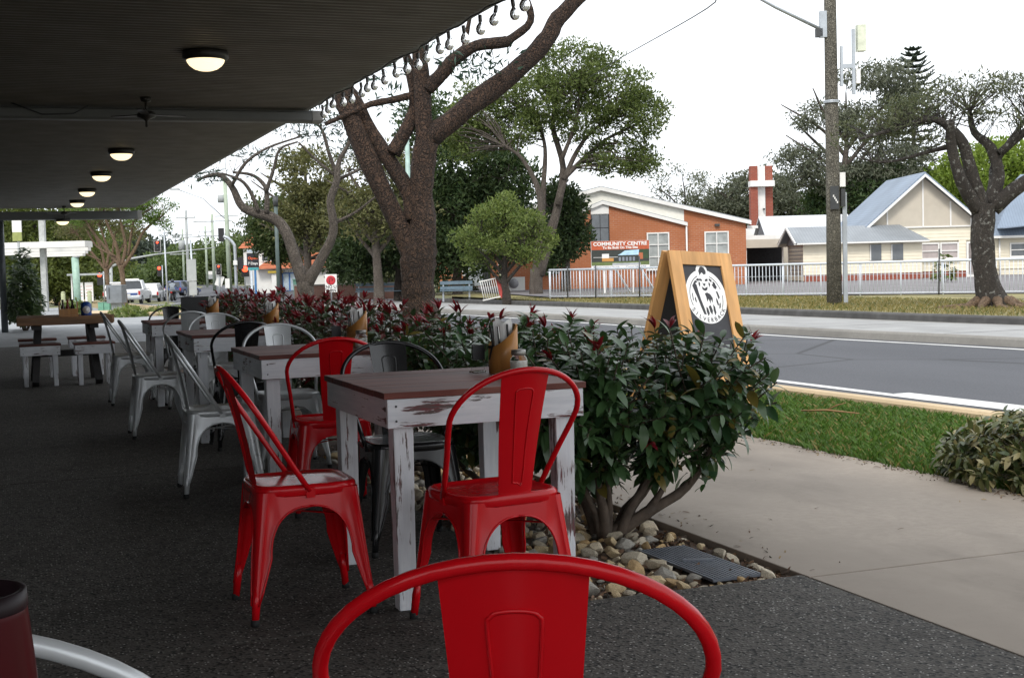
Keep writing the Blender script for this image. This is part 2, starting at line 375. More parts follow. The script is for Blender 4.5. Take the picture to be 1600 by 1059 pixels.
MB().box((2.825, 15.45, .035), (.03, 33.3, .015)).build('edge_angle', mat('edge_steel', (.20, .20, .20), .5), aw)
MB().box((2.90, 15.45, .16), (.10, 33.3, .20)).build('gutter', mat('gutter_paint', (.10, .10, .10), .5), aw)
M_beam = mat('beam_paint', (.16, .165, .16), .5, .1, 3, dirt=.15)
def beam(y, zb, h, x0, x1):
    p = [(-.07, 0), (.07, 0), (.09, .02), (.09, h-.02), (.07, h), (-.07, h), (-.09, h-.02), (-.09, .02)]
    MB().prism([(y+a, zb-2.75+b) for a, b in p], x0, x1, 'x').build('beam', M_beam, aw)
    q = MB().prism([(y+a*1.05, zb-2.75+b*1.04-.003) for a, b in p], x1, x1+.10, 'x').build('beam_end', mat('beam_end_paint', (.30, .29, .27), .55), aw)
beam(13.1, 2.62, .11, -3.2, 2.84); beam(32.1, 2.49, .19, -.2, 2.84)
MB().tube([(-.12, 32.1, -2.75-.02), (-.12, 32.1, -.1)], .075, 14).build('post', mat('post_paint', (.10, .115, .125), .4), aw)
MB().tube([(.05, 13.0, .02), (.35, 12.95, -.10), (.62, 12.95, -.09), (.75, 12.93, -.02)], .006, 5).build('wiring', M_dark, aw)
M_rim = mat('lamp_rim', (.03, .027, .024), .4); M_bulb = emis('lamp_glass', (1, .80, .47), 1.05, (.9, .85, .7))
LY = [(9.79, 'nearest the camera'), (17.42, 'second from the camera'), (21.22, 'third from the camera'), (25.16, 'fourth from the camera'), (28.85, 'fifth from the camera, before the end beam'), (31.98, 'hung under the end beam, farthest')]
for i, (y, w_) in enumerate(LY):
    z = 2.745 if i < 5 else 2.505
    t = empty('ceiling_light', (1.38 if i < 5 else 1.2, y, z), 0, 'round lit dome light on the awning ceiling, '+w_, 'light', 'dome lights in a row under the awning')
    MB().lathe([(.0, 0), (.158, 0), (.162, -.012), (.162, -.045), (.150, -.062), (.132, -.062)], 28).build('rim', M_rim, t)
    MB().lathe([(.135, -.055), (.130, -.075), (.112, -.10), (.082, -.122), (.045, -.134), (.0, -.137)], 28).build('diffuser', M_bulb, t)
for i, y in enumerate((12.4, 31.2)):
    t = empty('ceiling_fan', (1.21, y, 2.75), .3+i, ('small dark ceiling fan in front of the first roof beam' if i == 0 else 'small dark ceiling fan near the far end of the awning'), 'fan', 'ceiling fans')
    MB().lathe([(0, .0), (.05, 0), (.04, -.04), (.0, -.045)], 14).tube([(0, 0, -.04), (0, 0, -.13)], .012, 8).build('rod', M_rim, t)
    MB().lathe([(0, -.12), (.06, -.125), (.085, -.15), (.08, -.175), (.03, -.195), (.012, -.21), (.012, -.26), (0, -.265)], 18).build('motor', M_rim, t)
    for k in range(3):
        a = k*2*PI/3; e = Vector((math.cos(a), math.sin(a), 0)); MB().bar(e*.07+Vector((0, 0, -.155)), e*.36+Vector((0, 0, -.15)), .07, .008).build('blade', M_rim, t)
# festoon lights along the awning edge
fs = empty('festoon_lights', (2.875, 0, 2.775), 0, 'string of clear globe bulbs hanging along the awning edge', 'string light')
M_clear, n_, l_, b_ = new_mat('clear_glass'); b_.inputs['Transmission Weight'].default_value = 1; b_.inputs['Roughness'].default_value = .02; b_.inputs['IOR'].default_value = 1.45; b_.inputs['Base Color'].default_value = (.96, .97, .97, 1)
M_sock = mat('socket_black', (.09, .085, .08), .4)
by = []
y = 5.6
while y < 13.0: by.append(y); y += .285
cab = []
for i, y in enumerate(by):
    s_ = math.sin(i*1.7)*.012
    cab.append((.02*math.sin(i), y, .0+s_)); cab.append((.0, y+.14, .004+s_))
MB().tube(cab, .006, 6).build('cable', M_sock, fs)
soc = MB().lathe([(0, -.012), (.011, -.012), (.013, -.02), (.013, -.05), (.011, -.06), (0, -.06)], 10).mesh('socket', M_sock)
glb = MB().lathe([(.011, -.055), (.014, -.064), (.026, -.080), (.032, -.099), (.030, -.118), (.019, -.134), (0, -.141)], 14).mesh('globe', M_clear)
fil = MB().tube([(0, 0, -.06), (.006, 0, -.085), (-.006, 0, -.1), (.005, 0, -.115)], .0022, 4).mesh('filament', mat('brass', (.45, .33, .15), .3, metal=1))
for i, y in enumerate(by):
    b = put('bulb', glb, fs, (.02*math.sin(i), y, math.sin(i*1.7)*.012)); b.rotation_euler = (rng.uniform(-.15, .15), rng.uniform(-.2, .2), 0)
    put('socket', soc, b); put('filament', fil, b)
# ================================================================== CAFE FURNITURE
M_red = mat('red_enamel', (.55, .0035, .0085), .20, .10, 3, spec=.36, dirt=.10); M_silver = mat('silver_enamel', (.60, .62, .63), .34, .08, 5, metal=.35, bump=.02)
M_black = mat('black_enamel', (.012, .012, .013), .24, .2, 4, coat=.3); M_rubber = mat('rubber', (.015, .015, .015), .8)
HT, HB, ZT = .172, .214, .432
def half(z): return HT + (HB-HT)*(1-z/ZT)**1.0
def rc(z): return .013 + .020*max(0, z/ZT)
def leg_mesh(sx, sy, m):
    mb = MB(); A = lambda z: half(z)-rc(z)
    a0 = A(.215)-.032
    inner = [(A(.065)-.004, .065), (A(.11)-.014, .11), (A(.16)-.023, .16), (a0, .215)]; outer = [(A(z), z) for z in (.065, .11, .16, .215)]
    N = 12
    for j in range(1, N+1):
        ph = PI/2*j/N; inner.append((a0*math.cos(ph)**.85 if j < N else 0, .215+.165*math.sin(ph)**.9))
        if j <= 5: z = .215+(ZT-.215)*j/5; outer.append((A(z), z))
        else: outer.append((A(ZT)*(1-(j-5)/(N-5)), ZT))
    for face in (0, 1):
        def P(a, z, off=0):
            h = half(z)+off
            return (sx*a, sy*h, z) if face == 0 else (sx*h, sy*a, z)
        o = len(mb.v)
        for (ai, zi), (ao, zo) in zip(inner, outer):
            mid = ((ai+ao)/2, (zi+zo)/2); dent = -.004 if zi < .33 else 0
            mb.v += [P(ai, zi), P(mid[0]*.5+ai*.5, mid[1]*.5+zi*.5, dent), P(mid[0]*.5+ao*.5, mid[1]*.5+zo*.5, dent), P(ao, zo)]
        for i in range(len(inner)-1):
            for k in range(3):
                q = (o+i*4+k, o+i*4+k+1, o+(i+1)*4+k+1, o+(i+1)*4+k); mb.face(q, 0, True)
        mb.tube([P(a, z, .0008) for a, z in inner], .0036, 6)
    zs = [.065, .11, .16, .215, .26, .30, .345, .39, ZT]; o = len(mb.v); K = 5
    for z in zs:
        c, r = half(z)-rc(z), rc(z)
        for k in range(K+1):
            t = PI/2*k/K; mb.v.append((sx*(c+r*math.cos(t)), sy*(c+r*math.sin(t)), z))
    for i in range(len(zs)-1):
        for k in range(K): mb.face((o+i*(K+1)+k, o+i*(K+1)+k+1, o+(i+1)*(K+1)+k+1, o+(i+1)*(K+1)+k), 0, True)
    q = lambda z: half(z)-.013
    mb.tube([(sx*q(.13), sy*q(.13), .13), (sx*q(.08), sy*q(.08), .08), (sx*q(.012), sy*q(.012), .012)], [.010, .0145, .0125], 10)
    return mb.mesh('leg', m)
def foot_mesh(sx, sy):
    q = half(0)-.013; return MB().tube([(sx*q, sy*q, .022), (sx*q, sy*q, 0)], [.0145, .0145], 10).mesh('foot', M_rubber)
def back_y(z): return -.0 - .265*(z-.43)/.42
def hoop_pts():
    P = [(.176, .43), (.188, .50), (.203, .58), (.219, .65)]
    for k in range(0, 13):
        t = PI/2*k/12; P.append((.226*math.cos(t), .695+.150*math.sin(t)))
    R_ = [(x, back_y(z), z) for x, z in P]; L = [(-x, y, z) for x, y, z in R_[:-1]]
    return R_ + L[::-1]
def plate_fn(u, v):
    z = .446 + v*(.842-.446); wd = .058+(.084-.058)*v; x = (u*2-1)*wd
    yb = -.168 + v*(back_y(.842)+.168); return (x, yb + .010*(u*2-1)**2 + .008*math.sin(PI*v), z)
CH_MESH = {}
def chair_meshes(key, m):
    if key in CH_MESH: return CH_MESH[key]
    d = {'legs': [(leg_mesh(a, b, m), foot_mesh(a, b)) for a in (-1, 1) for b in (-1, 1)]}
    pr_ = [(0.0, .4435), (.10, .4435), (.138, .4445), (.150, .4475), (.160, .4515), (.170, .4505), (.1765, .445), (.178, .436), (.177, .418), (.1745, .414)]
    d['seat'] = MB().lathe(pr_, 44, sup=5).tube([(0, 0, .4), (0, 0, .405)], .02, 8).mesh('seat', m)
    mb = MB().tube(hoop_pts(), .0096, 10)
    for s in (-1, 1): mb.box((s*.178, .003, .425), (.010, .03, .035))
    d['hoop'] = mb.mesh('back_hoop', m)
    mb = MB().grid(plate_fn, 6, 10)
    mb.grid(lambda u, v: Vector(plate_fn(1-u, v))+Vector((0, .0025, 0)), 6, 10)
    for s in (-1, 1):   # pressed outline, raised on both faces
        off = -.0005 if s < 0 else .003
        pth = [(.36, .10), (.34, .5), (.31, .80), (.33, .84), (.38, .855), (.5, .86), (.62, .855), (.67, .84), (.69, .80), (.66, .5), (.64, .10), (.5, .095), (.36, .10)]
        mb.tube([Vector(plate_fn(u, v))+Vector((0, off, 0)) for u, v in [tuple(q) for q in smooth_path(pth, 3)]], .0028, 6, cap=False)
    d['plate'] = mb.mesh('backrest', m)
    d['brace'] = MB().bar((-.17, -.17, .335), (.17, .17, .335), .018, .003).bar((-.17, .17, .339), (.17, -.17, .339), .018, .003).mesh('cross_brace', m)
    CH_MESH[key] = d; return d
def chair(key, x, y, head, label):
    """head: direction the sitter would face, degrees from +y towards +x"""
    m = {'red': M_red, 'silver': M_silver, 'black': M_black}[key]; d = chair_meshes(key, m)
    t = empty(key+'_chair', (x, y, 0), -R(head), label, 'chair', 'pressed metal cafe chairs')
    for lm, fm in d['legs']: l = put('leg', lm, t); put('foot', fm, l)
    put('seat', d['seat'], t); put('back_hoop', d['hoop'], t); put('backrest', d['plate'], t); put('cross_brace', d['brace'], t); return t
chair('red', .915, 4.61, 90, 'glossy red metal chair pulled out at the left of the nearest table')
chair('red', 1.445, 4.10, -8, 'glossy red metal chair at the near side of the nearest table, back towards us')
chair('black', 1.545, 5.46, 180, 'black metal chair facing us across the nearest table')
chair('silver', 1.03, 7.33, 92, 'silver metal chair at the left of the second table')
chair('red', 1.45, 6.48, 3, 'red metal chair at the near side of the second table')
chair('silver', 1.54, 8.02, 180, 'silver metal chair facing us behind the second table')
chair('silver', 1.00, 10.15, 90, 'silver metal chair at the left of the third table')
chair('black', 1.46, 9.15, 0, 'black metal chair at the near side of the third table')
chair('silver', 1.57, 10.9, 180, 'silver metal chair facing us behind the third table')
chair('silver', 1.04, 12.85, 90, 'silver metal chair at the left of the fourth table, farthest of the pulled-out row')
chair('silver', 1.48, 12.2, 2, 'silver metal chair at the near side of the fourth table')
chair('black', 1.54, 13.85, 180, 'black metal chair behind the fourth table')
chair('red', .588, 1.585, 21, 'red metal chair closest to the camera, only the top of its back in view')
chair('silver', .004, 1.545, 20, 'silver metal chair in the bottom left corner, top of its hoop in view')
# tables
W_x, W_y, W_z = distressed('worn_white_x', (.25, 3, 3)), distressed('worn_white_y', (3, .25, 3)), distressed('worn_white_z', (3, 3, .25))
def stain_mat():
    m, n, l, bs = new_mat('stained_top'); tc = n.new('ShaderNodeTexCoord'); oi = n.new('ShaderNodeObjectInfo'); vec = tc.outputs['Object']
    a = noise(n, l, 9, 6, .65, vec, (.35, 5, 5)); b = noise(n, l, 2.2, 4, .5, vec)
    k = mixc(n, l, ramp(n, l, a, .3, .72), (.060, .016, .012), (.170, .048, .034)); k = mixc(n, l, ramp(n, l, b, .5, .8), k, (.20, .085, .062))
    k = mixc(n, l, ramp(n, l, a, .73, .78), k, (.30, .25, .23))
    hs = n.new('ShaderNodeHueSaturation'); mr = n.new('ShaderNodeMapRange'); mr.inputs[3].default_value = .75; mr.inputs[4].default_value = 1.3; l.new(oi.outputs['Random'], mr.inputs[0]); l.new(mr.outputs[0], hs.inputs['Value']); l.new(k, hs.inputs['Color'])
    l.new(hs.outputs[0], bs.inputs['Base Color']); bs.inputs['Roughness'].default_value = .5; bs.inputs['Specular IOR Level'].default_value = .3; bumpit(n, l, bs, a, .2, .002); return m
M_top = stain_mat()
def table(x0, y0, wx, wy, h, label, group='painted cafe tables', name='cafe_table', npl=6, leg=.072, ap=.098):
    t = empty(name, (x0+wx/2, y0+wy/2, 0), 0, label, 'table' if name == 'cafe_table' else 'stool', group)
    pw = (wy)/npl
    for k in range(npl):
        MB().box((0, 0, 0), (wx+.012, pw-.003, .022)).build('plank', M_top, t, (rng.uniform(-.002, .002), -wy/2+pw*(k+.5), h-.011+rng.uniform(-.0008, .0008)), bevel=.002)
    zc = h-.0225-ap/2
    for s in (-1, 1):
        MB().box((0, 0, 0), (wx-.01, .022, ap)).build('apron', W_x, t, (0, s*(wy/2-.016), zc), bevel=.002)
        MB().box((0, 0, 0), (.022, wy-.056, ap)).build('apron', W_y, t, (s*(wx/2-.016), 0, zc), bevel=.002)
    for sx in (-1, 1):
        for sy in (-1, 1):
            lh = h-.0235; mb = MB(); a, b = leg/2, leg*.42
            P = [(-b, -b, 0), (b, -b, 0), (b, b, 0), (-b, b, 0), (-a, -a, lh), (a, -a, lh), (a, a, lh), (-a, a, lh)]
            mb.add(P, [(0, 3, 2, 1), (4, 5, 6, 7), (0, 1, 5, 4), (1, 2, 6, 5), (2, 3, 7, 6), (3, 0, 4, 7)])
            mb.build('leg', W_z, t, (sx*(wx/2-.030-leg/2), sy*(wy/2-.030-leg/2), 0), bevel=.003)
    for s in (-1, 1):
        for dz in (-.025, .025): MB().lathe([(0, 0), (.004, 0), (.004, .002), (0, .0022)], 8).build('nail', M_dark, t, (s*(wx/2-.035), -(wy/2-.0045), zc+dz)).rotation_euler = (PI/2, 0, 0)
    return t
table(1.165, 4.345, .725, .92, .75, 'nearest cafe table, worn white paint with a red-brown plank top')
table(1.165, 6.74, .70, .92, .75, 'second cafe table from the camera, worn white with grey-red plank top')
table(1.165, 9.38, .70, .92, .75, 'third cafe table from the camera, worn white paint')
table(1.165, 12.25, .70, .92, .75, 'fourth cafe table from the camera, beside the picnic table')
table(-.62, .22, .98, .74, .75, 'cafe table the camera looks across, below the frame')
# bamboo cutlery holders, jars, number stands
M_bam = mat('bamboo', (.42, .19, .05), .42, .22, 5, coat=.15, stretch=(5, 5, .4)); M_bamin = mat('bamboo_inside', (.30, .19, .09), .7)
M_nap = mat('paper_napkin', (.78, .77, .75), .9, .06, 10); M_cut = mat('cutlery_steel', (.5, .5, .5), .25, metal=1); M_cutb = mat('cutlery_black', (.02, .02, .022), .4)
def holder(x, y, rz, label, num=False):
    t = empty('cutlery_holder', (x, y, .75), rz, label, 'cutlery holder', 'bamboo cutlery holders on the tables')
    mb = MB(); n = 28; ro, ri = .058, .050
    top = lambda a: .145 + .045*math.cos(a-.3)
    for r, zf in ((ro, lambda a: 0), (ro, top), (ri, top), (ri, lambda a: .01)):
        for j in range(n): a = 2*PI*j/n; mb.v.append((r*math.cos(a), r*math.sin(a), zf(a)))
    for i in range(3):
        for j in range(n): q = (j+1) % n; mb.face((i*n+j, i*n+q, (i+1)*n+q, (i+1)*n+j), 0 if i < 2 else 1, i != 1)
    mb.face([3*n+j for j in range(n)], 1); mb.face([j for j in range(n)][::-1])
    mb.build('bamboo_cup', [M_bam, M_bamin], t)
    for k in range(4):
        w_ = .07-.006*k; hh = .178+.01*math.sin(k*2.1)
        def fn(u, v, k=k, w_=w_, hh=hh): return ((u-.5)*w_*(.75+.25*v)+.004*k, .012-.009*k+.006*math.sin(u*5+k), .02+v*hh+.008*math.sin(u*6+k*1.3)*v)
        MB().grid(fn, 6, 4).build('napkin', M_nap, t)
    for k in range(6):
        a = k*1.1+2.2; e = (.030*math.cos(a), .030*math.sin(a)); f = (e[0]*1.25-.012, e[1]*1.2)
        MB().bar((e[0], e[1], .015), (f[0], f[1], .185+.012*math.sin(k*3)), .011, .004, (1, .3, 0)).build('cutlery', M_cutb if k % 2 else M_cut, t)
    if num:
        me = text_mesh('7', .075, .002); me.materials.append(M_cutb); o = put('number', me, t)
        a = R(205); o.location = (.0595*math.cos(a), .0595*math.sin(a), .055); o.rotation_euler = (PI/2, 0, a+PI/2)
    return t
holder(1.80, 4.93, -.2, 'bamboo cutlery holder with white napkins and black 7 on the nearest table', True)
holder(1.79, 7.25, -.3, 'bamboo cutlery holder with napkins on the second table')
holder(1.80, 9.9, -.2, 'bamboo cutlery holder with napkins on the third table')
holder(1.76, 12.65, -.1, 'bamboo cutlery holder with napkins on the fourth table')
M_salt = mat('salt', (.80, .77, .70), .9, .1, 60); M_lid = mat('jar_lid', (.28, .27, .25), .45, .15, 10, metal=.7)
def jar(x, y, label):
    t = empty('salt_jar', (x, y, .75), 0, label, 'jar', 'salt jars')
    MB().lathe([(0, 0.001), (.030, .001), (.034, .006), (.034, .055), (.030, .065), (.026, .070), (.026, .080)], 22).build('glass', M_clear, t)
    MB().lathe([(0, .004), (.030, .004), (.0315, .012), (.0315, .048), (0, .052)], 20).build('salt', M_salt, t)
    MB().lathe([(.027, .074), (.0285, .076), (.0285, .092), (.026, .095), (0, .095)], 22).build('lid', M_lid, t)
jar(1.815, 4.80, 'small salt jar with metal lid beside the nearest cutlery holder'); jar(1.755, 7.02, 'small salt jar on the second table')
def numstand(x, y, label):
    t = empty('menu_stand', (x, y, .75), .1, label, 'menu stand', 'small menu stands')
    MB().box((0, 0, .055), (.055, .004, .11)).build('acrylic', M_clear, t, bevel=.001); MB().box((0, -.008, .080), (.052, .006, .058)).build('card', M_cutb, t); MB().box((0, 0, .004), (.06, .04, .006)).build('base', M_clear, t)
numstand(1.715, 4.99, 'small black menu stand left of the nearest cutlery holder'); numstand(1.69, 7.33, 'small black menu stand on the second table')
# red tumbler at the lower left edge
M_ruby, n_, l_, b_ = new_mat('ruby_plastic'); b_.inputs['Base Color'].default_value = (.05, .002, .004, 1); b_.inputs['Roughness'].default_value = .3; b_.inputs['Specular IOR Level'].default_value = .12
t = empty('red_tumbler', (*site(-.377, .90)[:2], .7485), 0, 'dark red tumbler cut off by the left edge of the picture', 'tumbler')
MB().lathe([(0, 0), (.050, 0), (.0535, .006), (.052, .06), (.047, .13), (.042, .185), (.0405, .198), (.039, .199), (.038, .19), (.046, .06), (.046, .012), (0, .012)], 32).build('cup', M_ruby, t)
MB().lathe([(.0405, .186), (.0422, .190), (.0415, .2015), (.0375, .2015), (.037, .19)], 32).build('rim', mat('dark_rim', (.012, .006, .008), .45, spec=.2), t)
# picnic table and stools
M_slab = mat('slab_timber', (.20, .105, .05), .55, .35, 5, stretch=(.4, 4, 4), bump=.3, bscale=20); M_slabtop = mat('slab_grey', (.17, .14, .11), .7, .35, 6, stretch=(.4, 5, 5), bump=.3); M_charc = mat('charcoal_timber', (.035, .033, .033), .7, .25, 6)
pt = empty('picnic_table', (.56, 15.9, 0), 0, 'heavy timber slab picnic table on dark splayed legs under the awning', 'table')
for k in range(4):
    def sl(k=k):
        x0, x1 = -.47, .50; w_ = .27
        return MB().box((0, 0, 0), (1.0+.03*math.sin(k*2), w_, .085))
    sl().build('slab_board', [M_slab], pt, (.02*math.sin(k), -.42+.28*k, .705), bevel=.008)
for sx in (-1, 1):
    for sy in (-1, 1): MB().bar((sx*.27, sy*.16, .66), (sx*.33, sy*.52, 0.02), .14, .07, (1, 0, 0)).build('leg', M_charc, pt)
    MB().box((sx*.30, 0, .64), (.09, 1.0, .05)).build('cross_rail', M_charc, pt)
MB().box((0, 0, .33), (.56, .09, .07)).build('stretcher', M_charc, pt)
for x, y, lab in ((.10, 15.38, 'worn white stool with red top at the left front of the picnic table'), (.66, 15.30, 'worn white stool with red top at the right front of the picnic table'), (.10, 16.75, 'worn white stool behind the picnic table, left'), (.66, 16.8, 'worn white stool behind the picnic table, right')):
    table(x-.02, y, .42, .36, .46, lab, 'worn white stools round the picnic table', 'stool', 3, .055, .10)
t = empty('condiment_caddy', (.60, 15.5, .7475), 0, 'timber caddy of sauce bottles on the picnic table', 'caddy')
MB().box((0, 0, .006), (.2, .14, .012)).box((-.094, 0, .085), (.012, .14, .15)).box((.094, 0, .085), (.012, .14, .15)).box((0, -.064, .05), (.176, .012, .07)).build('box', M_bam, t)
for k, (bx_, c) in enumerate(((-.055, (.03, .02, .015)), (-.005, (.22, .03, .02)), (.045, (.03, .02, .015)))):
    MB().lathe([(0, .013), (.022, .013), (.023, .02), (.023, .10), (.012, .13), (.010, .165), (.012, .168), (.012, .185), (0, .186)], 12, c=(bx_, .01*k, 0)).build('bottle', mat('bottle_%d' % k, c, .2), t)
t = empty('blue_tin', (.80, 15.75, .7475), 0, 'blue and white tin on the picnic table', 'tin')
MB().lathe([(0, 0), (.055, 0), (.058, .01), (.058, .12), (.045, .14), (.02, .155), (0, .157)], 20).build('body', mat('blue_tin_paint', (.02, .07, .28), .35), t)
MB().lathe([(0, 0), (.042, 0), (.042, .004), (.022, .0045), (.022, .006), (0, .006)], 20).build('white_disc', mat('white_gloss', (.75, .76, .78), .4), t, (0, -.055, .062)).rotation_euler = (PI/2, 0, 0)
pb = empty('planter_screen', (2.05, 14.9, 0), 0, 'dark charcoal screen panel at the end of the hedge', 'screen')
MB().box((0, 0, .48), (.62, .06, .90)).build('panel', mat('charcoal_panel', (.022, .023, .024), .6), pb, bevel=.004)
for s in (-1, 1): MB().box((s*.27, 0, .02), (.06, .3, .04)).build('foot', M_dark, pb)
# ================================================================== PLANTING
def leaf_variant(kind, seed):
    """folded, curling leaf along +y, about 1 long"""
    r_ = random.Random(seed); n = 5; v, f = [], []; curl = r_.uniform(.15, .55); wid = r_.uniform(.17, .23) if kind == 'broad' else r_.uniform(.09, .13); fold = r_.uniform(.15, .4); tw = r_.uniform(-.3, .3)
    for i in range(n+1):
        t = i/n; w_ = wid*math.sin(PI*min(1, (t*.92+.04)))**.8; z = -curl*t*t; c = (tw*t*t*.4, t, z)
        if i in (0, n): v.append((c[0], c[1], c[2]))
        else: v += [(c[0]-w_, c[1], c[2]+w_*fold), c, (c[0]+w_, c[1], c[2]+w_*fold)]
    L = len(v)-1
    f += [(0, 2, 1), (0, 3, 2)]
    for i in range(n-2):
        a = 1+3*i; f += [(a, a+1, a+4, a+3), (a+1, a+2, a+5, a+4)]
    a = 1+3*(n-2); f += [(a, a+1, L), (a+1, a+2, L)]
    return np.array(v, float), f
LV = [leaf_variant('broad', s) for s in range(5)]; RV = [leaf_variant('slim', s) for s in range(3)]
def join_np(items, mats, name, parent=None, kind='stuff', smooth=True):
    """items: list of (verts array (n,3), faces, material index)"""
    V_, F, MI = [], [], []; o = 0
    for v, f, mi in items:
        V_.append(v); F += [tuple(i+o for i in q) for q in f]; MI += [mi]*len(f); o += len(v)
    me = bpy.data.meshes.new(name); me.from_pydata(np.concatenate(V_).tolist(), [], F)
    for m in mats: me.materials.append(m)
    me.polygons.foreach_set('material_index', MI); me.polygons.foreach_set('use_smooth', [smooth]*len(F)); me.update()
    return put(name, me, parent, kind=kind)
def basis(d, roll):
    d = np.array(d, float); d /= np.linalg.norm(d); a = np.array((0, 0, 1.)) if abs(d[2]) < .95 else np.array((1., 0, 0))
    x = np.cross(d, a); x /= np.linalg.norm(x); z = np.cross(x, d)
    c, s = math.cos(roll), math.sin(roll); return np.stack([x*c+z*s, d, -x*s+z*c], 1)   # columns
M_leaf = leafmat('hedge_leaf', (.030, .078, .030), (.080, .150, .052), .18, .32, .55, ((.19, .15, .035), .95)); M_leafred = leafmat('hedge_red_leaf', (.16, .010, .018), (.34, .020, .034), .25, .4, .4)
M_leafdark = leafmat('hedge_leaf_far', (.030, .058, .024), (.075, .105, .042), .15, .38, .5, ((.12, .03, .025), .86))
M_bark = mat('hedge_bark', (.085, .062, .045), .85, .35, 14, bump=.6, bscale=40)
lmesh = []
for v, f in LV:
    me = bpy.data.meshes.new('leaf'); me.from_pydata(v.tolist(), [], f); me.materials.append(M_leaf); me.polygons.foreach_set('use_smooth', [True]*len(f)); lmesh.append(me)
def bush(x, y, hx, hy, z0, z1, nsh, red, label, leaf=(.075, .10), n_ind=0, seed=1, lmat=None, lean=(0, 0), near=0, stems=5, spill=0, limbs=()):
    r_ = random.Random(seed); t = empty('hedge_bush', (x, y, -.02), 0, label, 'bush', 'bushes of the garden hedge'); lm_ = lmat or M_leaf
    mb = MB(); shoots = []; base = []
    for k in range(stems):
        a = 2*PI*k/stems+r_.uniform(-.4, .4); b0 = Vector((.05*math.cos(a), .05*math.sin(a), 0)); tip = Vector((hx*.62*math.cos(a)+lean[0], hy*.62*math.sin(a)+lean[1], z0+(z1-z0)*r_.uniform(.25, .5)))
        mid = b0.lerp(tip, .5)+Vector((r_.uniform(-.04, .04), r_.uniform(-.04, .04), -.05)); P = smooth_path([b0, b0.lerp(mid, .4)+Vector((0, 0, .03)), mid, tip], 3)
        mb.tube(P, list(np.linspace(r_.uniform(.020, .032), .009, len(P))), 7); base += [Vector(p) for p in P[4:]]
    for i, L_ in enumerate(limbs):
        P = smooth_path(L_, 4); r0_ = (.034, .016, .014, .022, .010)[i % 5]; mb.tube(P, list(np.linspace(r0_, .007, len(P))), 8, wob=.12, rng=r_); base += [Vector(p) for p in P[len(P)//2:]]
    out = []
    for k in range(nsh):
        while True:
            q = Vector((r_.uniform(-1, 1), r_.uniform(-1, 1), r_.uniform(-1, 1)))
            m = max(abs(q.x), abs(q.y), abs(q.z)); rr = (abs(q.x)**6+abs(q.y)**6+abs(q.z)**6)**(1/6)
            if rr < 1 and (rr > .55 or r_.random() < .25): break
        sp = spill*max(0, q.x)
        p = Vector((q.x*hx+lean[0]+sp*.25, q.y*hy+lean[1], (z0+z1)/2+q.z*(z1-z0)/2 - sp*.0)); top = q.z > .55
        if q.z < -.2: p = Vector((p.x*(1+.35*(q.z+.2)), p.y*(1+.35*(q.z+.2)), p.z))   # undercut
        s = min(base, key=lambda b: (b-p).length + r_.uniform(0, .12))
        d = (p-s); d = d.normalized() if d.length > .01 else Vector((0, 0, 1)); d = (d + Vector((q.x*.6, q.y*.6, .5 if not top else 1.0))).normalized()
        if k % 3 == 0: mb.tube([s, s.lerp(p, .5)+Vector((0, 0, -.02)), p], [.0065, .0045, .003], 4, cap=False)
        else: mb.tube([p-d*.12, p], [.0035, .0025], 4, cap=False)
        n = r_.randint(9, 13); isred = r_.random() < red*(1.8 if top else .45)
        for j in range(n):
            f = j/n; a = j*2.4+r_.uniform(-.3, .3); e = Vector(frame_of(d)[0])*math.cos(a)+Vector(frame_of(d)[1])*math.sin(a)
            o_ = p - d*(.17*(1-f)); dr = (e*r_.uniform(.7, 1.1)+d*(.25+.6*f)+Vector((0, 0, -.25*(1-f)))).normalized(); out.append((o_, dr, r_.uniform(*leaf)*(1-.25*f), r_.uniform(-.5, .5), 0))
        if isred:
            for j in range(7):
                a = j*2.4; e = Vector(frame_of(d)[0])*math.cos(a)+Vector(frame_of(d)[1])*math.sin(a); out.append((p, (d+e*r_.uniform(.15, .5)).normalized(), r_.uniform(.055, .085), r_.uniform(-.5, .5), 1))
    mb.build('stems', M_bark, t)
    cam_l = Vector((0, 0, EYE))-Vector((x, y, -.02))
    greens = sorted([q for q in out if q[4] == 0], key=lambda q: (q[0]-cam_l).length)
    rest = [q for q in out if q[4] == 1]
    ind, rest = greens[:n_ind], greens[n_ind:]+rest
    for o_, dr, s, roll, _ in ind:
        B = basis(dr, roll)*s; ob = put('leaf', lmesh[r_.randrange(5)], t); M4 = Matrix.Identity(4)
        for i in range(3):
            for j in range(3): M4[i][j] = B[i, j]
            M4[i][3] = o_[i]
        ob.matrix_local = M4
    items = []
    for o_, dr, s, roll, rd in rest:
        v, f = (RV[r_.randrange(3)] if rd else LV[r_.randrange(5)]); items.append((v @ (basis(dr, roll)*s).T + np.array(o_), f, rd))
    if items: join_np(items, [lm_, M_leafred], 'foliage', t)
    return t
bush(2.40, 5.30, .57, .55, .32, .905, 450, .06, 'leafy dark green hedge bush with bare forked stems at the path corner', n_ind=300, seed=3, lean=(.06, .08), stems=7, spill=.45, leaf=(.06, .125), limbs=(((0, 0, 0), (.16, -.04, .09), (.36, -.06, .20), (.52, -.03, .38), (.60, .0, .55)), ((.16, -.04, .09), (.24, -.08, .22), (.30, -.06, .40), (.36, 0, .55)), ((.36, -.06, .20), (.42, -.12, .32), (.48, -.14, .48)), ((0, 0, 0), (-.03, -.08, .2), (-.10, -.14, .42)), ((.24, -.08, .22), (.22, -.14, .33), (.18, -.18, .46))))
bush(2.28, 6.35, .50, .58, .30, .93, 260, .10, 'green hedge bush behind the corner bush, second in the row', n_ind=120, seed=4)
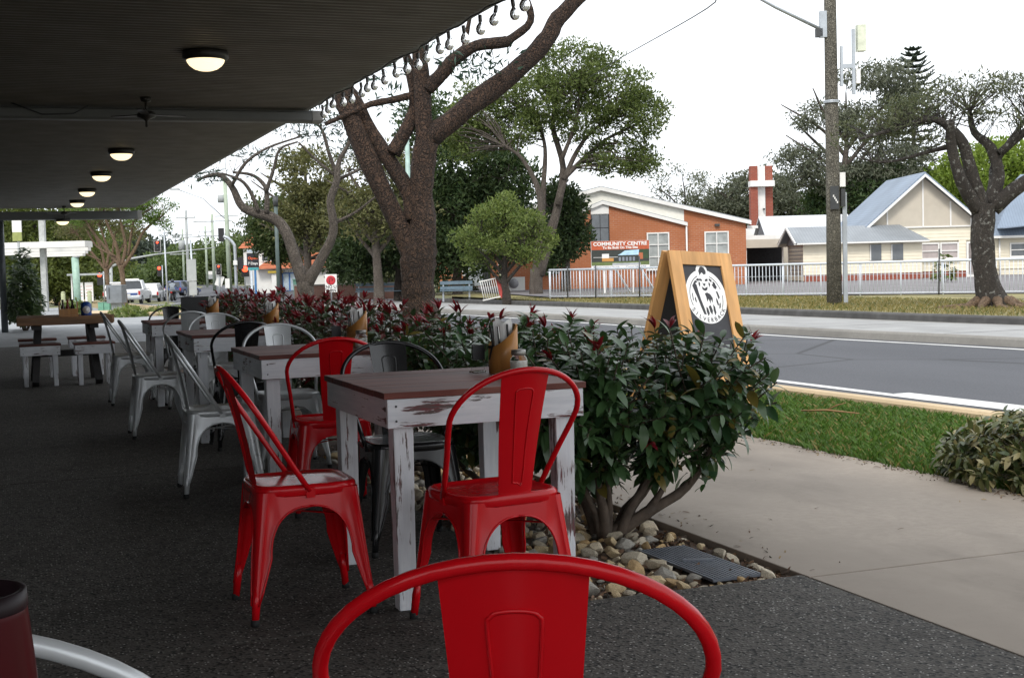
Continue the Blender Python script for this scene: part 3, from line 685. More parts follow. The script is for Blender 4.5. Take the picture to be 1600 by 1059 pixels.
bush(2.24, 7.55, .48, .66, .28, .95, 240, .38, 'hedge bush with scattered red tips beside the second table', seed=5, leaf=(.07, .09), lmat=M_leafdark)
bush(2.20, 8.9, .46, .75, .28, .97, 220, .55, 'hedge bush with many red tips, fourth in the row', seed=6, leaf=(.07, .09), lmat=M_leafdark)
bush(2.20, 10.4, .46, .8, .28, 1.0, 220, 1.0, 'hedge bush covered in red shoots beside the third table', seed=7, leaf=(.07, .09), lmat=M_leafdark)
bush(2.22, 12.0, .46, .85, .28, 1.02, 210, 1.0, 'red-tipped hedge bush second from the dark screen', seed=8, leaf=(.07, .09), lmat=M_leafdark)
bush(2.25, 13.5, .42, .75, .25, 1.0, 170, .35, 'dull hedge bush next to the dark screen panel', seed=9, leaf=(.07, .09), lmat=M_leafdark)
# stones in the bed, each a piece of the bed
M_stone = []
for i, c in enumerate(((.52, .40, .23), (.46, .40, .30), (.58, .49, .35), (.30, .28, .24), (.48, .32, .15))): M_stone.append(mat('river_stone_%d' % i, c, .8, .3, 12, bump=.5, bscale=30, rnd=.25, dirt=.3))
def stone_mesh(seed, m):
    import bmesh
    bm = bmesh.new(); bmesh.ops.create_icosphere(bm, subdivisions=2, radius=1); r_ = random.Random(seed); off = [Vector([r_.uniform(-1, 1) for _ in range(3)]).normalized() for _ in range(13)]; cut = [r_.uniform(.36, .68) for _ in off]
    for v in bm.verts:
        for o_, c in zip(off, cut):
            d = v.co.dot(o_)
            if d > c: v.co -= o_*(d-c)*.9
        v.co.x *= 1.25; v.co.z *= .75
    me = bpy.data.meshes.new('stone'); bm.to_mesh(me); bm.free(); me.materials.append(m); me.polygons.foreach_set('use_smooth', [False]*len(me.polygons)); return me
SM = [stone_mesh(i, M_stone[i % 5]) for i in range(15)]
placed = []; cnt = 0; tries = 0
r_ = random.Random(21); rest = []
def in_grate(x, y, m=.03): return 2.36-m < x < 2.58+m and 4.32-m < y < 4.92+m
while tries < 9000 and len(placed) < 560:
    tries += 1; y = 4.27+(r_.random()**1.5)*4.2; x = r_.uniform(1.84, 2.66); s = r_.uniform(.018, .048) if r_.random() < .75 else r_.uniform(.045, .072)
    if in_grate(x, y, s*.6) or (x > 2.5 and r_.random() < .75) or y-s*1.1 < 4.245 or x-s*1.25 < 1.805 or x+s*1.25 > 2.69: continue
    if any((x-a)**2+(y-b)**2 < ((s+c)*.82)**2 for a, b, c in placed): continue
    placed.append((x, y, s))
placed.sort(key=lambda q: q[0]**2+q[1]**2)
items = []
for i, (x, y, s) in enumerate(placed):
    me = SM[r_.randrange(15)]; rot = Euler((r_.uniform(-.4, .4), r_.uniform(-.4, .4), r_.uniform(0, 6.3)))
    if i < 300:
        o = put('stone', me, BED, (x, y, -.03+s*.45)); o.rotation_euler = rot; o.scale = (s, s, s)
    else:
        v = np.array([q.co[:] for q in me.vertices])*s @ np.array(rot.to_matrix()).T + np.array((x, y, -.03+s*.45)); items.append((v, [tuple(p.vertices) for p in me.polygons], r_.randrange(5)))
if items: join_np(items, M_stone, 'far_stones', BED)
items = []
for k in range(2600):
    y = 4.26+(r_.random()**1.6)*5; x = r_.uniform(1.82, 2.685)
    if k % 2: x = r_.uniform(2.4, 2.685)
    s = r_.uniform(.008, .03); B = basis((r_.uniform(-1, 1), r_.uniform(-1, 1), r_.uniform(-.3, .3)), r_.uniform(0, 6))
    v = np.array([(-.25, 0, 0), (.25, 0, 0), (.25, 1, 0), (-.2, 1.1, 0), (0, .5, .12)])*s @ B.T + np.array((x, y, -.024+r_.random()*.012)); items.append((v, [(0, 1, 4), (1, 2, 4), (2, 3, 4), (3, 0, 4)], k % 3))
join_np(items, [mat('mulch_a', (.12, .065, .035), .9), mat('mulch_b', (.20, .12, .07), .9), mat('mulch_c', (.055, .035, .022), .9)], 'bark_mulch', BED)
# perforated drain mat
gm = empty('drain_grate', (2.47, 4.62, -.015), R(2), 'dark perforated plastic drain mat lying among the stones', 'drain grate')
M_mesh = mat('grate_plastic', (.15, .165, .19), .5, .2, 10); mb = MB()
for i in range(13): mb.box((-.10+.2*i/12, 0, .008), (.0085, .58, .010))
mb.build('long_bars', M_mesh, gm); mb = MB()
for j in range(37): mb.box((0, -.288+.576*j/36, .006), (.205, .008, .010))
mb.build('cross_bars', M_mesh, gm); MB().box((0, 0, -.004), (.2, .57, .004)).build('base', mat('grate_shadow', (.012, .012, .013), .8), gm)  # dark sheet under the bars stands in for shade in the holes
MB().bar((-.05, .03, .016), (.06, -.02, .016), .02, .008).build('handle', M_mesh, gm)
# lawn blades
def blades(name, n, xf0, xf1, y0, y1, h, mats, seed=1, z=-.01, dens=1.0):
    g_ = np.random.default_rng(seed); y = y0+(y1-y0)*g_.random(n)**dens; a = np.array([xf0(q) for q in y]); b = np.array([xf1(q) for q in y]); x = a+(b-a)*g_.random(n)
    ang = g_.random(n)*2*PI; hh = h*(.5+.8*g_.random(n)); w_ = .0035+.003*g_.random(n); ln = hh*(.2+.9*g_.random(n)); dx, dy = np.cos(ang), np.sin(ang); zz = np.array([zg(i, j) for i, j in zip(x, y)])+z
    V_ = np.zeros((n, 4, 3)); V_[:, 0] = np.stack([x-dy*w_, y+dx*w_, zz], 1); V_[:, 1] = np.stack([x+dy*w_, y-dx*w_, zz], 1)
    V_[:, 2] = np.stack([x+dx*ln*.35+dy*w_*.8, y+dy*ln*.35-dx*w_*.8, zz+hh*.65], 1); V_[:, 3] = np.stack([x+dx*ln, y+dy*ln, zz+hh], 1)
    o = np.arange(n)[:, None]*4; F = np.concatenate([o+np.array([0, 1, 2]), o+np.array([0, 2, 3])], 0)
    me = bpy.data.meshes.new(name); me.from_pydata(V_.reshape(-1, 3).tolist(), [], F.tolist()); me.materials.append(mats); return put(name, me, kind='stuff')
M_blade = leafmat('lawn_blade', (.040, .088, .014), (.100, .185, .035), .35, .5, .3, ((.22, .18, .07), .88))
tag(blades('lawn_grass', 70000, lambda y: 4.555+.02*math.sin(y*7)+.015*math.sin(y*23), lambda y: xk(y)-.24, 4.2, 14, .05, M_blade, 3, dens=1.3), 'short green lawn grass on the verge between footpath and kerb', 'grass')
M_blade2 = leafmat('dry_blade', (.17, .15, .05), (.32, .26, .11), .3, .6, .2, ((.08, .11, .03), .8))
tag(blades('dry_grass', 34000, lambda y: xf(y)+3.85, lambda y: xf(y)+9.5, 14, 46, .07, M_blade2, 4, z=.06), 'dry yellowed grass on the far verge', 'grass')
tw = MB(); tw.tube([(5.43, 8.5, .05), (5.5, 8.28, .07), (5.62, 8.05, .06)], [.006, .008, .004], 6).tube([(5.5, 8.28, .07), (5.56, 8.22, .11), (5.57, 8.14, .13)], [.006, .005, .002], 6)
tag(tw.build('fallen_stick', mat('dead_stick', (.30, .17, .08), .9)), 'brown fallen stick lying on the green lawn', 'stick')
items = []
for k in range(900):
    if k < 640: y = 4.6+8*r_.random()**1.3; x = 4.545-.06*abs(r_.gauss(0, 1))
    elif k < 820: y = r_.uniform(4.3, 12); x = 2.72+.10*abs(r_.gauss(0, 1))
    else: y = r_.uniform(2.5, 12); x = r_.uniform(2.75, 4.5)
    s = r_.uniform(.012, .04); B = basis((r_.uniform(-1, 1), r_.uniform(-1, 1), r_.uniform(-.1, .15)), r_.uniform(-.4, .4)); v, f = RV[r_.randrange(3)]; items.append((v*s @ B.T+np.array((x, y, .006)), f, k % 3))
tag(join_np(items, [bpy.data.materials['mulch_a'], bpy.data.materials['mulch_c'], mat('dry_leaf', (.28, .20, .10), .9)], 'leaf_litter'), 'dry leaf litter along the edges of the footpath', 'leaf litter')
# low variegated shrub at the right edge
M_var = leafmat('shrub_leaf', (.035, .06, .02), (.11, .11, .04), .2, .42, .45, ((.24, .21, .10), .80))
def low_shrub(x, y, hx, hy, h, n, label, seed, m=None, leaf=(.05, .075), name='low_shrub', group=None, z=0, cat='shrub'):
    r_ = random.Random(seed); t = empty(name, (x, y, z), 0, label, cat, group); mb = MB(); items = []
    for k in range(n):
        a = r_.uniform(0, 2*PI); ph = r_.random()**.6; rr = math.sqrt(1-(1-ph)**2) if ph < 1 else 1
        q = Vector((hx*rr*math.cos(a)*r_.uniform(.6, 1), hy*rr*math.sin(a)*r_.uniform(.6, 1), h*(1-ph*.85)*r_.uniform(.75, 1.05)))
        d = (q+Vector((0, 0, .15*h))).normalized()
        if k % 6 == 0: mb.tube([(q.x*.15, q.y*.15, 0), q*.6, q], [.006, .004, .002], 4, cap=False)
        for j in range(7):
            e = Vector(frame_of(d)[0])*math.cos(j*2.4)+Vector(frame_of(d)[1])*math.sin(j*2.4); dr = (e+d*r_.uniform(.2, .9)).normalized(); v, f = LV[r_.randrange(5)]
            items.append((v @ (basis(dr, r_.uniform(-.6, .6))*r_.uniform(*leaf)).T + np.array(q-d*.05*(1-j/7)), f, 0))
    mb.build('twigs', M_bark, t); join_np(items, [m or M_var], 'foliage', t); return t
low_shrub(4.92, 5.42, .50, .72, .40, 480, 'low mottled shrub at the right edge of the footpath', 2)
low_shrub(5.35, 4.5, .55, .5, .42, 330, 'low mottled shrub cut off by the right edge of the picture', 5)
# ------------------------------------------------------------------ A-frame sign
M_pine = mat('pine_timber', (.50, .27, .10), .55, .22, 4, stretch=(4, 4, .5), bump=.1, bscale=20, dirt=.2, rnd=.12); M_board = mat('chalk_board', (.022, .022, .026), .5, .15, 3); M_white = mat('white_print', (.80, .80, .79), .6, .05, 8)
ap_ = Vector(site(1.398, 10.5)); A0 = empty('a_frame_sign', (ap_.x, ap_.y, 0), -YAW+R(38), 'timber A-frame sign with round white gorilla emblem on a black board', 'sign'); A0.rotation_euler = (0, R(3.4), -YAW+R(33))
AW, AH, SPL = .63, 1.235, .37     # width, height, half spread at the ground
def leaf_panel(s):
    """s=-1: the face towards us"""
    tilt = math.atan2(SPL, AH); L = math.hypot(SPL, AH); fr = Matrix.Translation((0, s*.012, AH)) @ Matrix.Rotation(s*tilt, 4, 'X')
    def W(o): o.parent = A0; o.matrix_local = fr; return o
    T = .034
    for q in (-1, 1): W(MB().box((q*(AW/2-.0575), s*T/2, -L/2), (.115, T, L)).build('stile', M_pine, bevel=.003))
    W(MB().box((0, s*T/2, -.055), (AW-.232, T, .11)).build('rail', M_pine, bevel=.003)); W(MB().box((0, s*T/2, -L+.28), (AW-.232, T, .09)).build('rail', M_pine, bevel=.003))
    b = W(MB().box((0, s*T*.35, -(.10+L-.325)/2), (AW-.22, .012, L-.43)).build('board', M_board))
    return fr, s*(T*.35)+s*.0065
fr, yf = leaf_panel(-1); leaf_panel(1)
em_z = -.36; RO = .205
def flat(poly, name, m, lift):
    mb = MB(); o = [(p[0], yf-lift, em_z+p[1]) for p in poly]; mb.add(o, [tuple(range(len(o)))]); ob = mb.build(name, m, A0); ob.matrix_local = fr; return ob
circ = [(RO*math.cos(2*PI*k/56), RO*1.06*math.sin(2*PI*k/56)) for k in range(56)]
flat(circ, 'emblem_disc', M_white, .0006)
flat([(-.066, .175), (-.063, .223), (-.044, .256), (-.009, .268), (.026, .256), (.048, .228), (.053, .175)], 'emblem_head', M_white, .0010)
INK = M_board
def ink(polys):
    mb = MB()
    for P in polys: mb.add([(x*RO, yf-.0018, em_z+z*RO) for x, z in P], [tuple(range(len(P)))])
    o = mb.build('emblem_ink', INK, A0); o.matrix_local = fr
def arc_band(r0, r1, a0, a1, n=14): return [[(r0*math.cos(a), r0*1.06*math.sin(a)), (r1*math.cos(a), r1*1.06*math.sin(a)), (r1*math.cos(b), r1*1.06*math.sin(b)), (r0*math.cos(b), r0*1.06*math.sin(b))] for a, b in [(R(a0+(a1-a0)*k/n), R(a0+(a1-a0)*(k+1)/n)) for k in range(n)]]
P = [[(-.17, .83), (-.20, 1.0), (-.13, 1.13), (-.02, 1.19), (.10, 1.14), (.17, 1.0), (.15, .90), (.05, .86), (-.05, .95)]]     # crest of the head
P += [[(-.22, .72), (-.10, .68), (-.08, .60), (-.20, .62)], [(.06, .68), (.20, .72), (.19, .62), (.05, .60)], [(-.10, .55), (-.02, .50), (.06, .55), (.03, .42), (-.05, .42)], [(-.16, .40), (-.02, .32), (.14, .40), (.10, .27), (-.02, .22), (-.13, .27)], [(-.26, .60), (-.20, .52), (-.24, .36), (-.30, .48)], [(.24, .60), (.20, .50), (.23, .36), (.29, .48)]]
P += [[(-.62, .42), (-.50, .56), (-.40, .46), (-.36, .20), (-.30, -.10), (-.20, -.45), (-.14, -.72), (-.26, -.70), (-.36, -.40), (-.44, -.10), (-.52, .12)]]                                              # left arm
P += [[(-.06, .12), (.06, .16), (.20, .10), (.30, -.05), (.26, -.25), (.20, -.10), (.14, -.28), (.08, -.08), (.0, -.22), (-.02, -.02)], [(.02, -.38), (.14, -.34), (.20, -.55), (.14, -.72), (.06, -.60)], [(.26, -.30), (.34, -.40), (.36, -.62), (.28, -.74), (.24, -.52)], [(-.10, -.40), (-.02, -.46), (.02, -.66), (-.06, -.78), (-.12, -.60)]]
P += [[(.36, .48), (.50, .54), (.60, .40), (.54, .30), (.44, .34)], [(.50, .24), (.60, .20), (.66, -.02), (.58, -.10), (.54, .08)], [(.46, -.02), (.52, -.10), (.56, -.30), (.50, -.36), (.46, -.20)], [(.58, -.28), (.66, -.22), (.62, -.42), (.54, -.48)], [(-.70, .10), (-.66, .14), (-.66, -.14), (-.70, -.2)], [(-.60, -.08), (-.55, -.02), (-.52, -.24), (-.58, -.22)]]
P += arc_band(.79, .82, 20, 68) + arc_band(.79, .82, 112, 205) + arc_band(.79, .82, -28, 5)
P += [[(.62*math.cos(a)+.02, .62*math.sin(a)+.05), (.74*math.cos(a+.03), .78*math.sin(a+.03)), (.74*math.cos(a+.22), .78*math.sin(a+.22)), (.66*math.cos(a+.2), .66*math.sin(a+.2)+.04)] for a in (R(40), R(56), R(110), R(124))]
ink(P)
for k, ch in enumerate('SILVERBACK'):
    a = R(214 + k*(112/9)); me = text_mesh(ch, .048, .0008); me.materials.append(INK); o = put('letter', me, A0)
    o.matrix_local = fr @ Matrix.Translation((.885*RO*math.cos(a), yf-.0020, em_z+.925*RO*math.sin(a))) @ Matrix.Rotation(-(a+PI/2), 4, 'Y') @ Matrix.Rotation(PI/2, 4, 'X') @ Matrix.Translation((0, -.016, 0))
# ================================================================== TREES
def leaf_cloud(name, parent, clumps, size, aspect, mats, seed, up_bias=.4, drop=0):
    """clumps: (x,y,z,rx,ry,rz,n) -> folded diamond leaves scattered through every clump"""
    g_ = np.random.default_rng(seed); C_, D_, S_ = [], [], []
    for (x, y, z, rx, ry, rz, n) in clumps:
        n = int(n); p = g_.normal(size=(n, 3)); p /= np.maximum(1, np.linalg.norm(p, axis=1, keepdims=True)/1.6)*1.0
        q = p*np.array([rx, ry, rz])*.55+np.array([x, y, z]); C_.append(q); d = p*.6+g_.normal(size=(n, 3))*.8; d[:, 2] += up_bias-drop; D_.append(d); S_.append(size*(.6+.8*g_.random(n)))
    c, d, s = np.concatenate(C_), np.concatenate(D_), np.concatenate(S_); n = len(c)
    d /= np.linalg.norm(d, axis=1, keepdims=True)+1e-9; a = g_.normal(size=(n, 3)); x = np.cross(d, a); x /= np.linalg.norm(x, axis=1, keepdims=True)+1e-9; z = np.cross(x, d)
    s = s[:, None]; w_ = s*aspect
    V_ = np.stack([c, c+d*s*.5+x*w_*.5+z*w_*.18, c+d*s-z*s*.15, c+d*s*.5-x*w_*.5+z*w_*.18], 1).reshape(-1, 3)
    F = (np.arange(n)[:, None]*4+np.array([0, 1, 2, 3])).tolist()
    me = bpy.data.meshes.new(name); me.from_pydata(V_.tolist(), [], F); me.materials.append(mats); o = put(name, me, parent, kind='stuff'); return o
def blob_clumps(blobs, n_cl, per, cr, seed, flat=.6):
    """blobs: (x,y,z,rx,ry,rz). clump centres mostly in the outer part of each blob"""
    r_ = random.Random(seed); out = []; vol = [b[3]*b[4]*b[5] for b in blobs]; tot = sum(v**.67 for v in vol)
    for b, v in zip(blobs, vol):
        for k in range(max(3, int(n_cl*v**.67/tot))):
            while True:
                q = Vector((r_.uniform(-1, 1), r_.uniform(-1, 1), r_.uniform(-1, 1)))
                if .45 < q.length < 1 and (q.length > .7 or r_.random() < .35): break
            s = cr*r_.uniform(.65, 1.25); out.append((b[0]+q.x*b[3], b[1]+q.y*b[4], b[2]+q.z*b[5], s, s, s*flat, per*r_.uniform(.7, 1.3)))
    return out
def bark(name, a, b, scale=3, lich=None):
    if name in MATS: return MATS[name]
    m, n, l, bs = new_mat(name); f = noise(n, l, scale, 9, .72, stretch=(1, 1, .45)); g_ = noise(n, l, scale*7, 6, .75, stretch=(1, 1, .6))
    k = mixc(n, l, ramp(n, l, f, .32, .7), a, b); k = mixc(n, l, ramp(n, l, g_, .48, .75), k, sc(a, .72))
    tc = n.new('ShaderNodeTexCoord'); nz = n.new('ShaderNodeTexNoise'); nz.inputs['Scale'].default_value = 5; l.new(tc.outputs['Object'], nz.inputs['Vector'])
    mx_ = n.new('ShaderNodeVectorMath'); mx_.operation = 'MULTIPLY_ADD'; mx_.inputs[1].default_value = (.35, .35, .35); l.new(nz.outputs['Color'], mx_.inputs[0]); l.new(tc.outputs['Object'], mx_.inputs[2])
    mp = n.new('ShaderNodeMapping'); mp.inputs['Scale'].default_value = (1, 1, .38); l.new(mx_.outputs[0], mp.inputs[0]); vo = n.new('ShaderNodeTexVoronoi'); vo.feature = 'DISTANCE_TO_EDGE'; vo.inputs['Scale'].default_value = scale*11; l.new(mp.outputs[0], vo.inputs['Vector'])
    crk = ramp(n, l, vo.outputs[0], .16, .0); k = mixc(n, l, crk, k, sc(a, .62))
    if lich: k = mixc(n, l, ramp(n, l, noise(n, l, scale*2.6, 6, .7), .57, .63), k, lich)
    l.new(k, bs.inputs['Base Color']); bs.inputs['Roughness'].default_value = .9
    s = n.new('ShaderNodeMath'); s.operation = 'ADD'; l.new(f, s.inputs[0]); l.new(g_, s.inputs[1]); s3 = n.new('ShaderNodeMath'); s3.operation = 'SUBTRACT'; l.new(s.outputs[0], s3.inputs[0]); l.new(crk, s3.inputs[1]); bumpit(n, l, bs, s3.outputs[0], 1.0, .035); MATS[name] = m; return m
def skel(mb, paths, seed, depth=.5, n=9, wob=.06, sub=4):
    """paths of (u,z,r) drawn in the plane of the tree; each gets its own drift in depth. Returns tip points"""
    r_ = random.Random(seed); tips, allp = [], []
    for i, P in enumerate(paths):
        dv = 0 if i == 0 else r_.uniform(-depth, depth); Q = smooth_path(P, sub); m = len(Q); pts, rad = [], []
        for k, q in enumerate(Q):
            t = k/(m-1); pts.append((q[0], dv*t*(1+.2*math.sin(t*5+i)), q[1])); rad.append(max(.004, q[2]))
        mb.tube(pts, rad, n if rad[0] > .08 else 6, wob=wob, rng=r_); tips.append(Vector(pts[-1])); allp += [(Vector(p), rr) for p, rr in zip(pts, rad)]
    return tips, allp
def twigs(mb, allp, targets, seed, r0=.03, bend=.25):
    r_ = random.Random(seed)
    for c in targets:
        t = Vector(c[:3]); s, rr = min(allp, key=lambda q: (q[0]-t).length*(1 if q[0].z < t.z+.3 else 1.5)+r_.uniform(0, .3)); L = (t-s).length
        mid = s.lerp(t, .5)+Vector((r_.uniform(-1, 1), r_.uniform(-1, 1), r_.uniform(-.2, 1)))*L*bend*.5
        q = min(rr*.7, r0*(.5+L*.25)); mb.tube([tuple(p) for p in smooth_path([s, mid, t], 3)], list(np.linspace(q, max(.004, q*.25), 7)), 5, cap=False)
def tree(name, label, u, v, paths, blobs, n_cl, per, cr, leaf, asp, lm, bm_, seed, depth=.6, flat=.6, tw=90, zb=None, r0=.03, group='trees along the street', up_b=.4, drop=0, wob=.06, wloc=None, cat='tree'):
    loc = wloc or site(u, v); z = zg(loc[0], loc[1]) if zb is None else zb
    t = empty(name, (loc[0], loc[1], 0), -YAW, label, cat, group); mb = MB(); tips, allp = skel(mb, paths, seed, depth, wob=wob)
    cl = blob_clumps(blobs, n_cl, per, cr, seed, flat); r_ = random.Random(seed); sel = cl if len(cl) <= tw else r_.sample(cl, tw)
    twigs(mb, allp, sel, seed, r0); mb.build('trunk', bm_, t); leaf_cloud('crown', t, cl, leaf, asp, lm, seed, up_b, drop); return t
B_jac = bark('jacaranda_bark', (.034, .019, .012), (.112, .062, .037), 2.4); B_grey = bark('grey_bark', (.13, .105, .085), (.26, .22, .185), 4); B_tan = bark('tan_bark', (.26, .17, .105), (.40, .28, .18), 4)
B_lich = bark('lichen_bark', (.045, .036, .03), (.10, .085, .07), 4, (.30, .30, .27)); B_dk = bark('dark_bark', (.06, .048, .04), (.12, .10, .08), 3)
L_mid = leafmat('leaf_mid', (.072, .112, .028), (.18, .225, .066), .36); L_dark = leafmat('leaf_dark', (.026, .054, .020), (.080, .118, .042), .28); L_olive = leafmat('leaf_olive', (.085, .095, .035), (.17, .165, .065), .3)
L_small = leafmat('leaf_small', (.075, .115, .028), (.17, .21, .06), .35); L_lime = leafmat('leaf_lime', (.11, .17, .022), (.21, .28, .05), .4); L_gum = leafmat('leaf_gum', (.075, .090, .062), (.155, .165, .115), .25); L_bright = leafmat('leaf_bright', (.07, .13, .025), (.16, .24, .05), .35); L_blue = leafmat('leaf_bluegreen', (.022, .048, .036), (.055, .095, .065), .2)
# big jacaranda on the verge
JP = [[(0.06, -.1, 0.42), (0.03, 0.35, 0.33), (0.0, 0.71, 0.29), (-0.01, 1.08, 0.30), (0.03, 1.45, 0.30), (0.09, 1.82, 0.235), (0.08, 2.28, 0.205), (0.16, 2.87, 0.204), (0.24, 3.15, 0.20)],
 [(-0.06, 1.36, 0.232), (-0.26, 1.83, 0.204), (-0.63, 2.67, 0.204), (-0.98, 3.58, 0.195), (-1.2, 4.3, 0.15), (-1.6, 5.3, .09)],
 [(-0.05, 1.87, 0.186), (-0.12, 2.31, 0.167), (-0.52, 2.99, 0.149), (-0.85, 3.63, 0.139), (-1.0, 3.96, 0.13), (-1.15, 5.0, .08)],
 [(0.24, 3.05, 0.186), (0.82, 3.5, 0.176), (1.44, 3.94, 0.167), (1.91, 4.38, 0.158), (2.13, 4.74, 0.139), (2.44, 5.05, 0.121), (2.95, 5.49, 0.093), (3.6, 6.2, .05)],
 [(0.16, 2.97, 0.167), (0.14, 3.56, 0.149), (0.12, 4.15, 0.13), (0.07, 4.66, 0.102), (0.0, 5.29, 0.074), (.1, 6.3, .04)],
 [(-0.3, 2.84, 0.13), (-0.1, 3.2, 0.121), (0.02, 3.52, 0.102), (-0.02, 3.98, 0.093), (-0.12, 4.39, 0.065), (-.3, 5.2, .03)],
 [(0.22, 3.74, 0.111), (0.43, 3.96, 0.121), (0.63, 4.16, 0.111), (0.94, 4.33, 0.102), (1.33, 4.37, 0.102), (1.45, 4.42, 0.074), (1.72, 4.65, 0.065), (1.67, 4.98, 0.056), (1.61, 5.34, 0.037)],
 [(0.73, 4.17, 0.056), (0.79, 4.46, 0.046), (0.87, 4.82, 0.033)],
 [(-0.04, 3.66, 0.065), (-0.28, 3.6, 0.065), (-0.6, 3.54, 0.056), (-0.97, 3.39, 0.046), (-1.24, 3.26, 0.037)]]
JP = [[(a, b, c*(.72 if i in (1, 2) else .86)) for a, b, c in p] for i, p in enumerate(JP)]
tree('jacaranda_tree', 'large forked brown-barked tree on the verge, its limbs rising past the awning', -1.34, 19.5, JP,
     [(.55, .2, 4.25, .35, .5, .25), (-.5, .3, 3.9, .6, .6, .3), (1.0, .3, 4.05, .35, .4, .15), (0, 0, 6.4, 2.6, 2, .8), (2.6, 0, 6.6, 1.6, 1.4, .6)], 60, 45, .34, .14, .22, L_blue, B_jac, 31, wob=.09, depth=.45, tw=45, r0=.014)
# bare-limbed small tree farther along the verge
LP = [[(0.0, -0.12, 0.22), (0.01, 0.56, 0.183), (-0.01, 0.97, 0.176)],
 [(-0.04, 0.9, 0.14), (-0.23, 1.58, 0.122), (-0.38, 2.03, 0.122), (-0.61, 2.31, 0.115), (-0.98, 2.44, 0.102), (-1.3, 2.6, 0.088), (-1.51, 3.03, 0.068), (-1.79, 3.28, 0.048), (-2.24, 3.19, 0.027)],
 [(-0.76, 2.43, 0.061), (-0.76, 2.88, 0.054), (-0.85, 3.08, 0.048), (-1.09, 3.26, 0.034), (-1.5, 3.33, 0.027)],
 [(-0.76, 2.88, 0.048), (-0.58, 3.3, 0.034), (-0.4, 3.74, 0.027), (0.01, 3.87, 0.02)], [(-0.93, 2.47, 0.048), (-1.08, 2.89, 0.041), (-1.26, 3.13, 0.034), (-1.63, 3.28, 0.02)],
 [(-1.48, 3.03, 0.041), (-1.16, 3.49, 0.034), (-0.67, 3.79, 0.027), (0.01, 4.0, 0.02)],
 [(0.03, 0.9, 0.14), (0.33, 1.37, 0.109), (0.62, 1.9, 0.095), (0.66, 2.24, 0.088), (0.62, 2.64, 0.081), (0.77, 3.04, 0.075), (0.83, 3.44, 0.054), (1.06, 3.84, 0.041), (1.24, 4.3, 0.027)],
 [(0.79, 3.04, 0.048), (0.61, 3.65, 0.041), (0.49, 4.12, 0.034), (0.3, 4.33, 0.02)], [(0.79, 3.11, 0.041), (1.21, 3.3, 0.034), (1.62, 3.56, 0.02)], [(0.72, 3.18, 0.041), (0.33, 3.52, 0.027), (0.01, 3.87, 0.02)], [(0.63, 2.17, 0.041), (1.17, 2.42, 0.027), (1.73, 2.81, 0.02)]]
tree('bare_tree', 'slim grey tree with arching almost bare limbs behind the red hedge', -4.35, 28.5, LP, [(-2.0, .1, 3.30, .75, .5, .16), (-1.1, .2, 3.75, .7, .6, .15), (.4, .3, 4.25, 1.0, .8, .3), (1.2, .2, 3.7, .5, .5, .3)], 55, 20, .26, .15, .2, L_blue, B_grey, 33, depth=.4, tw=50, r0=.012)
# wide tree at the right on the far verge
RP = [[(0.14, -0.07, 0.62), (0.05, 0.16, 0.42), (-0.11, 0.74, 0.307), (-0.17, 1.4, 0.293), (-0.14, 2.0, 0.307), (-0.1, 2.22, 0.293)],
 [(-0.23, 2.07, 0.2), (-0.56, 2.47, 0.173), (-0.78, 2.9, 0.147), (-0.94, 3.47, 0.133), (-1.02, 3.87, 0.093)], [(-0.16, 2.13, 0.213), (-0.43, 2.87, 0.173), (-0.62, 3.47, 0.147), (-1.02, 3.87, 0.107), (-1.41, 3.95, 0.08), (-2.07, 3.77, 0.06), (-2.87, 3.56, 0.033)],
 [(-0.03, 2.2, 0.2), (0.2, 2.79, 0.16), (0.07, 3.38, 0.133), (-0.22, 3.72, 0.093), (-0.28, 4.18, 0.06)], [(0.04, 2.13, 0.227), (0.57, 2.58, 0.187), (1.24, 3.02, 0.147), (1.9, 3.4, 0.093)],
 [(0.2, 3.25, 0.107), (0.71, 3.7, 0.107), (1.24, 3.88, 0.08)], [(-0.03, 2.06, 0.147), (0.17, 2.72, 0.107), (0.31, 3.11, 0.093), (0.98, 4.02, 0.053)], [(-0.89, 3.41, 0.08), (-1.41, 3.29, 0.053), (-2.21, 3.11, 0.033), (-2.88, 3.19, 0.02)]]
rb = [(-2.6, .2, 3.65, .55, .6, .22), (-1.9, 0, 4.1, .9, .8, .25), (-1.2, 0, 4.35, .9, .9, .28), (-2.2, 0, 3.85, .8, .7, .28), (-.2, .2, 4.65, 1.0, 1.0, .25), (.8, 0, 4.55, .9, 1, .3), (1.7, .2, 4.3, .9, 1, .3), (-1.6, -.2, 3.55, .6, .5, .15), (.5, -.3, 3.95, .8, .6, .2), (-.6, 0, 4.1, .7, .6, .2)]
RP = [[(a, b, c*.80) for a, b, c in p] for p in RP]
t = tree('spreading_tree', 'spreading flat-topped tree with lichen-spotted trunk and bare roots on the far verge', 10.0, 28, RP, rb, 360, 17, .30, .11, .24, leafmat('leaf_feather', (.06, .078, .04), (.13, .14, .07), .3), B_lich, 35, depth=.8, flat=.30, tw=330, r0=.018)
mb = MB()
for k in range(9): a = k*.7-.3; mb.tube([(.05+.3*math.cos(a), .3*math.sin(a), .22), (.05+.55*math.cos(a), .55*math.sin(a), .09), (.05+(.9+.3*math.sin(k*2))*math.cos(a+.1), (.9+.2*math.sin(k))*math.sin(a+.1), .06), (.05+1.35*math.cos(a+.2), 1.35*math.sin(a+.2), .03)], [.11, .07, .045, .02], 7)
mb.build('roots', B_tan, t)
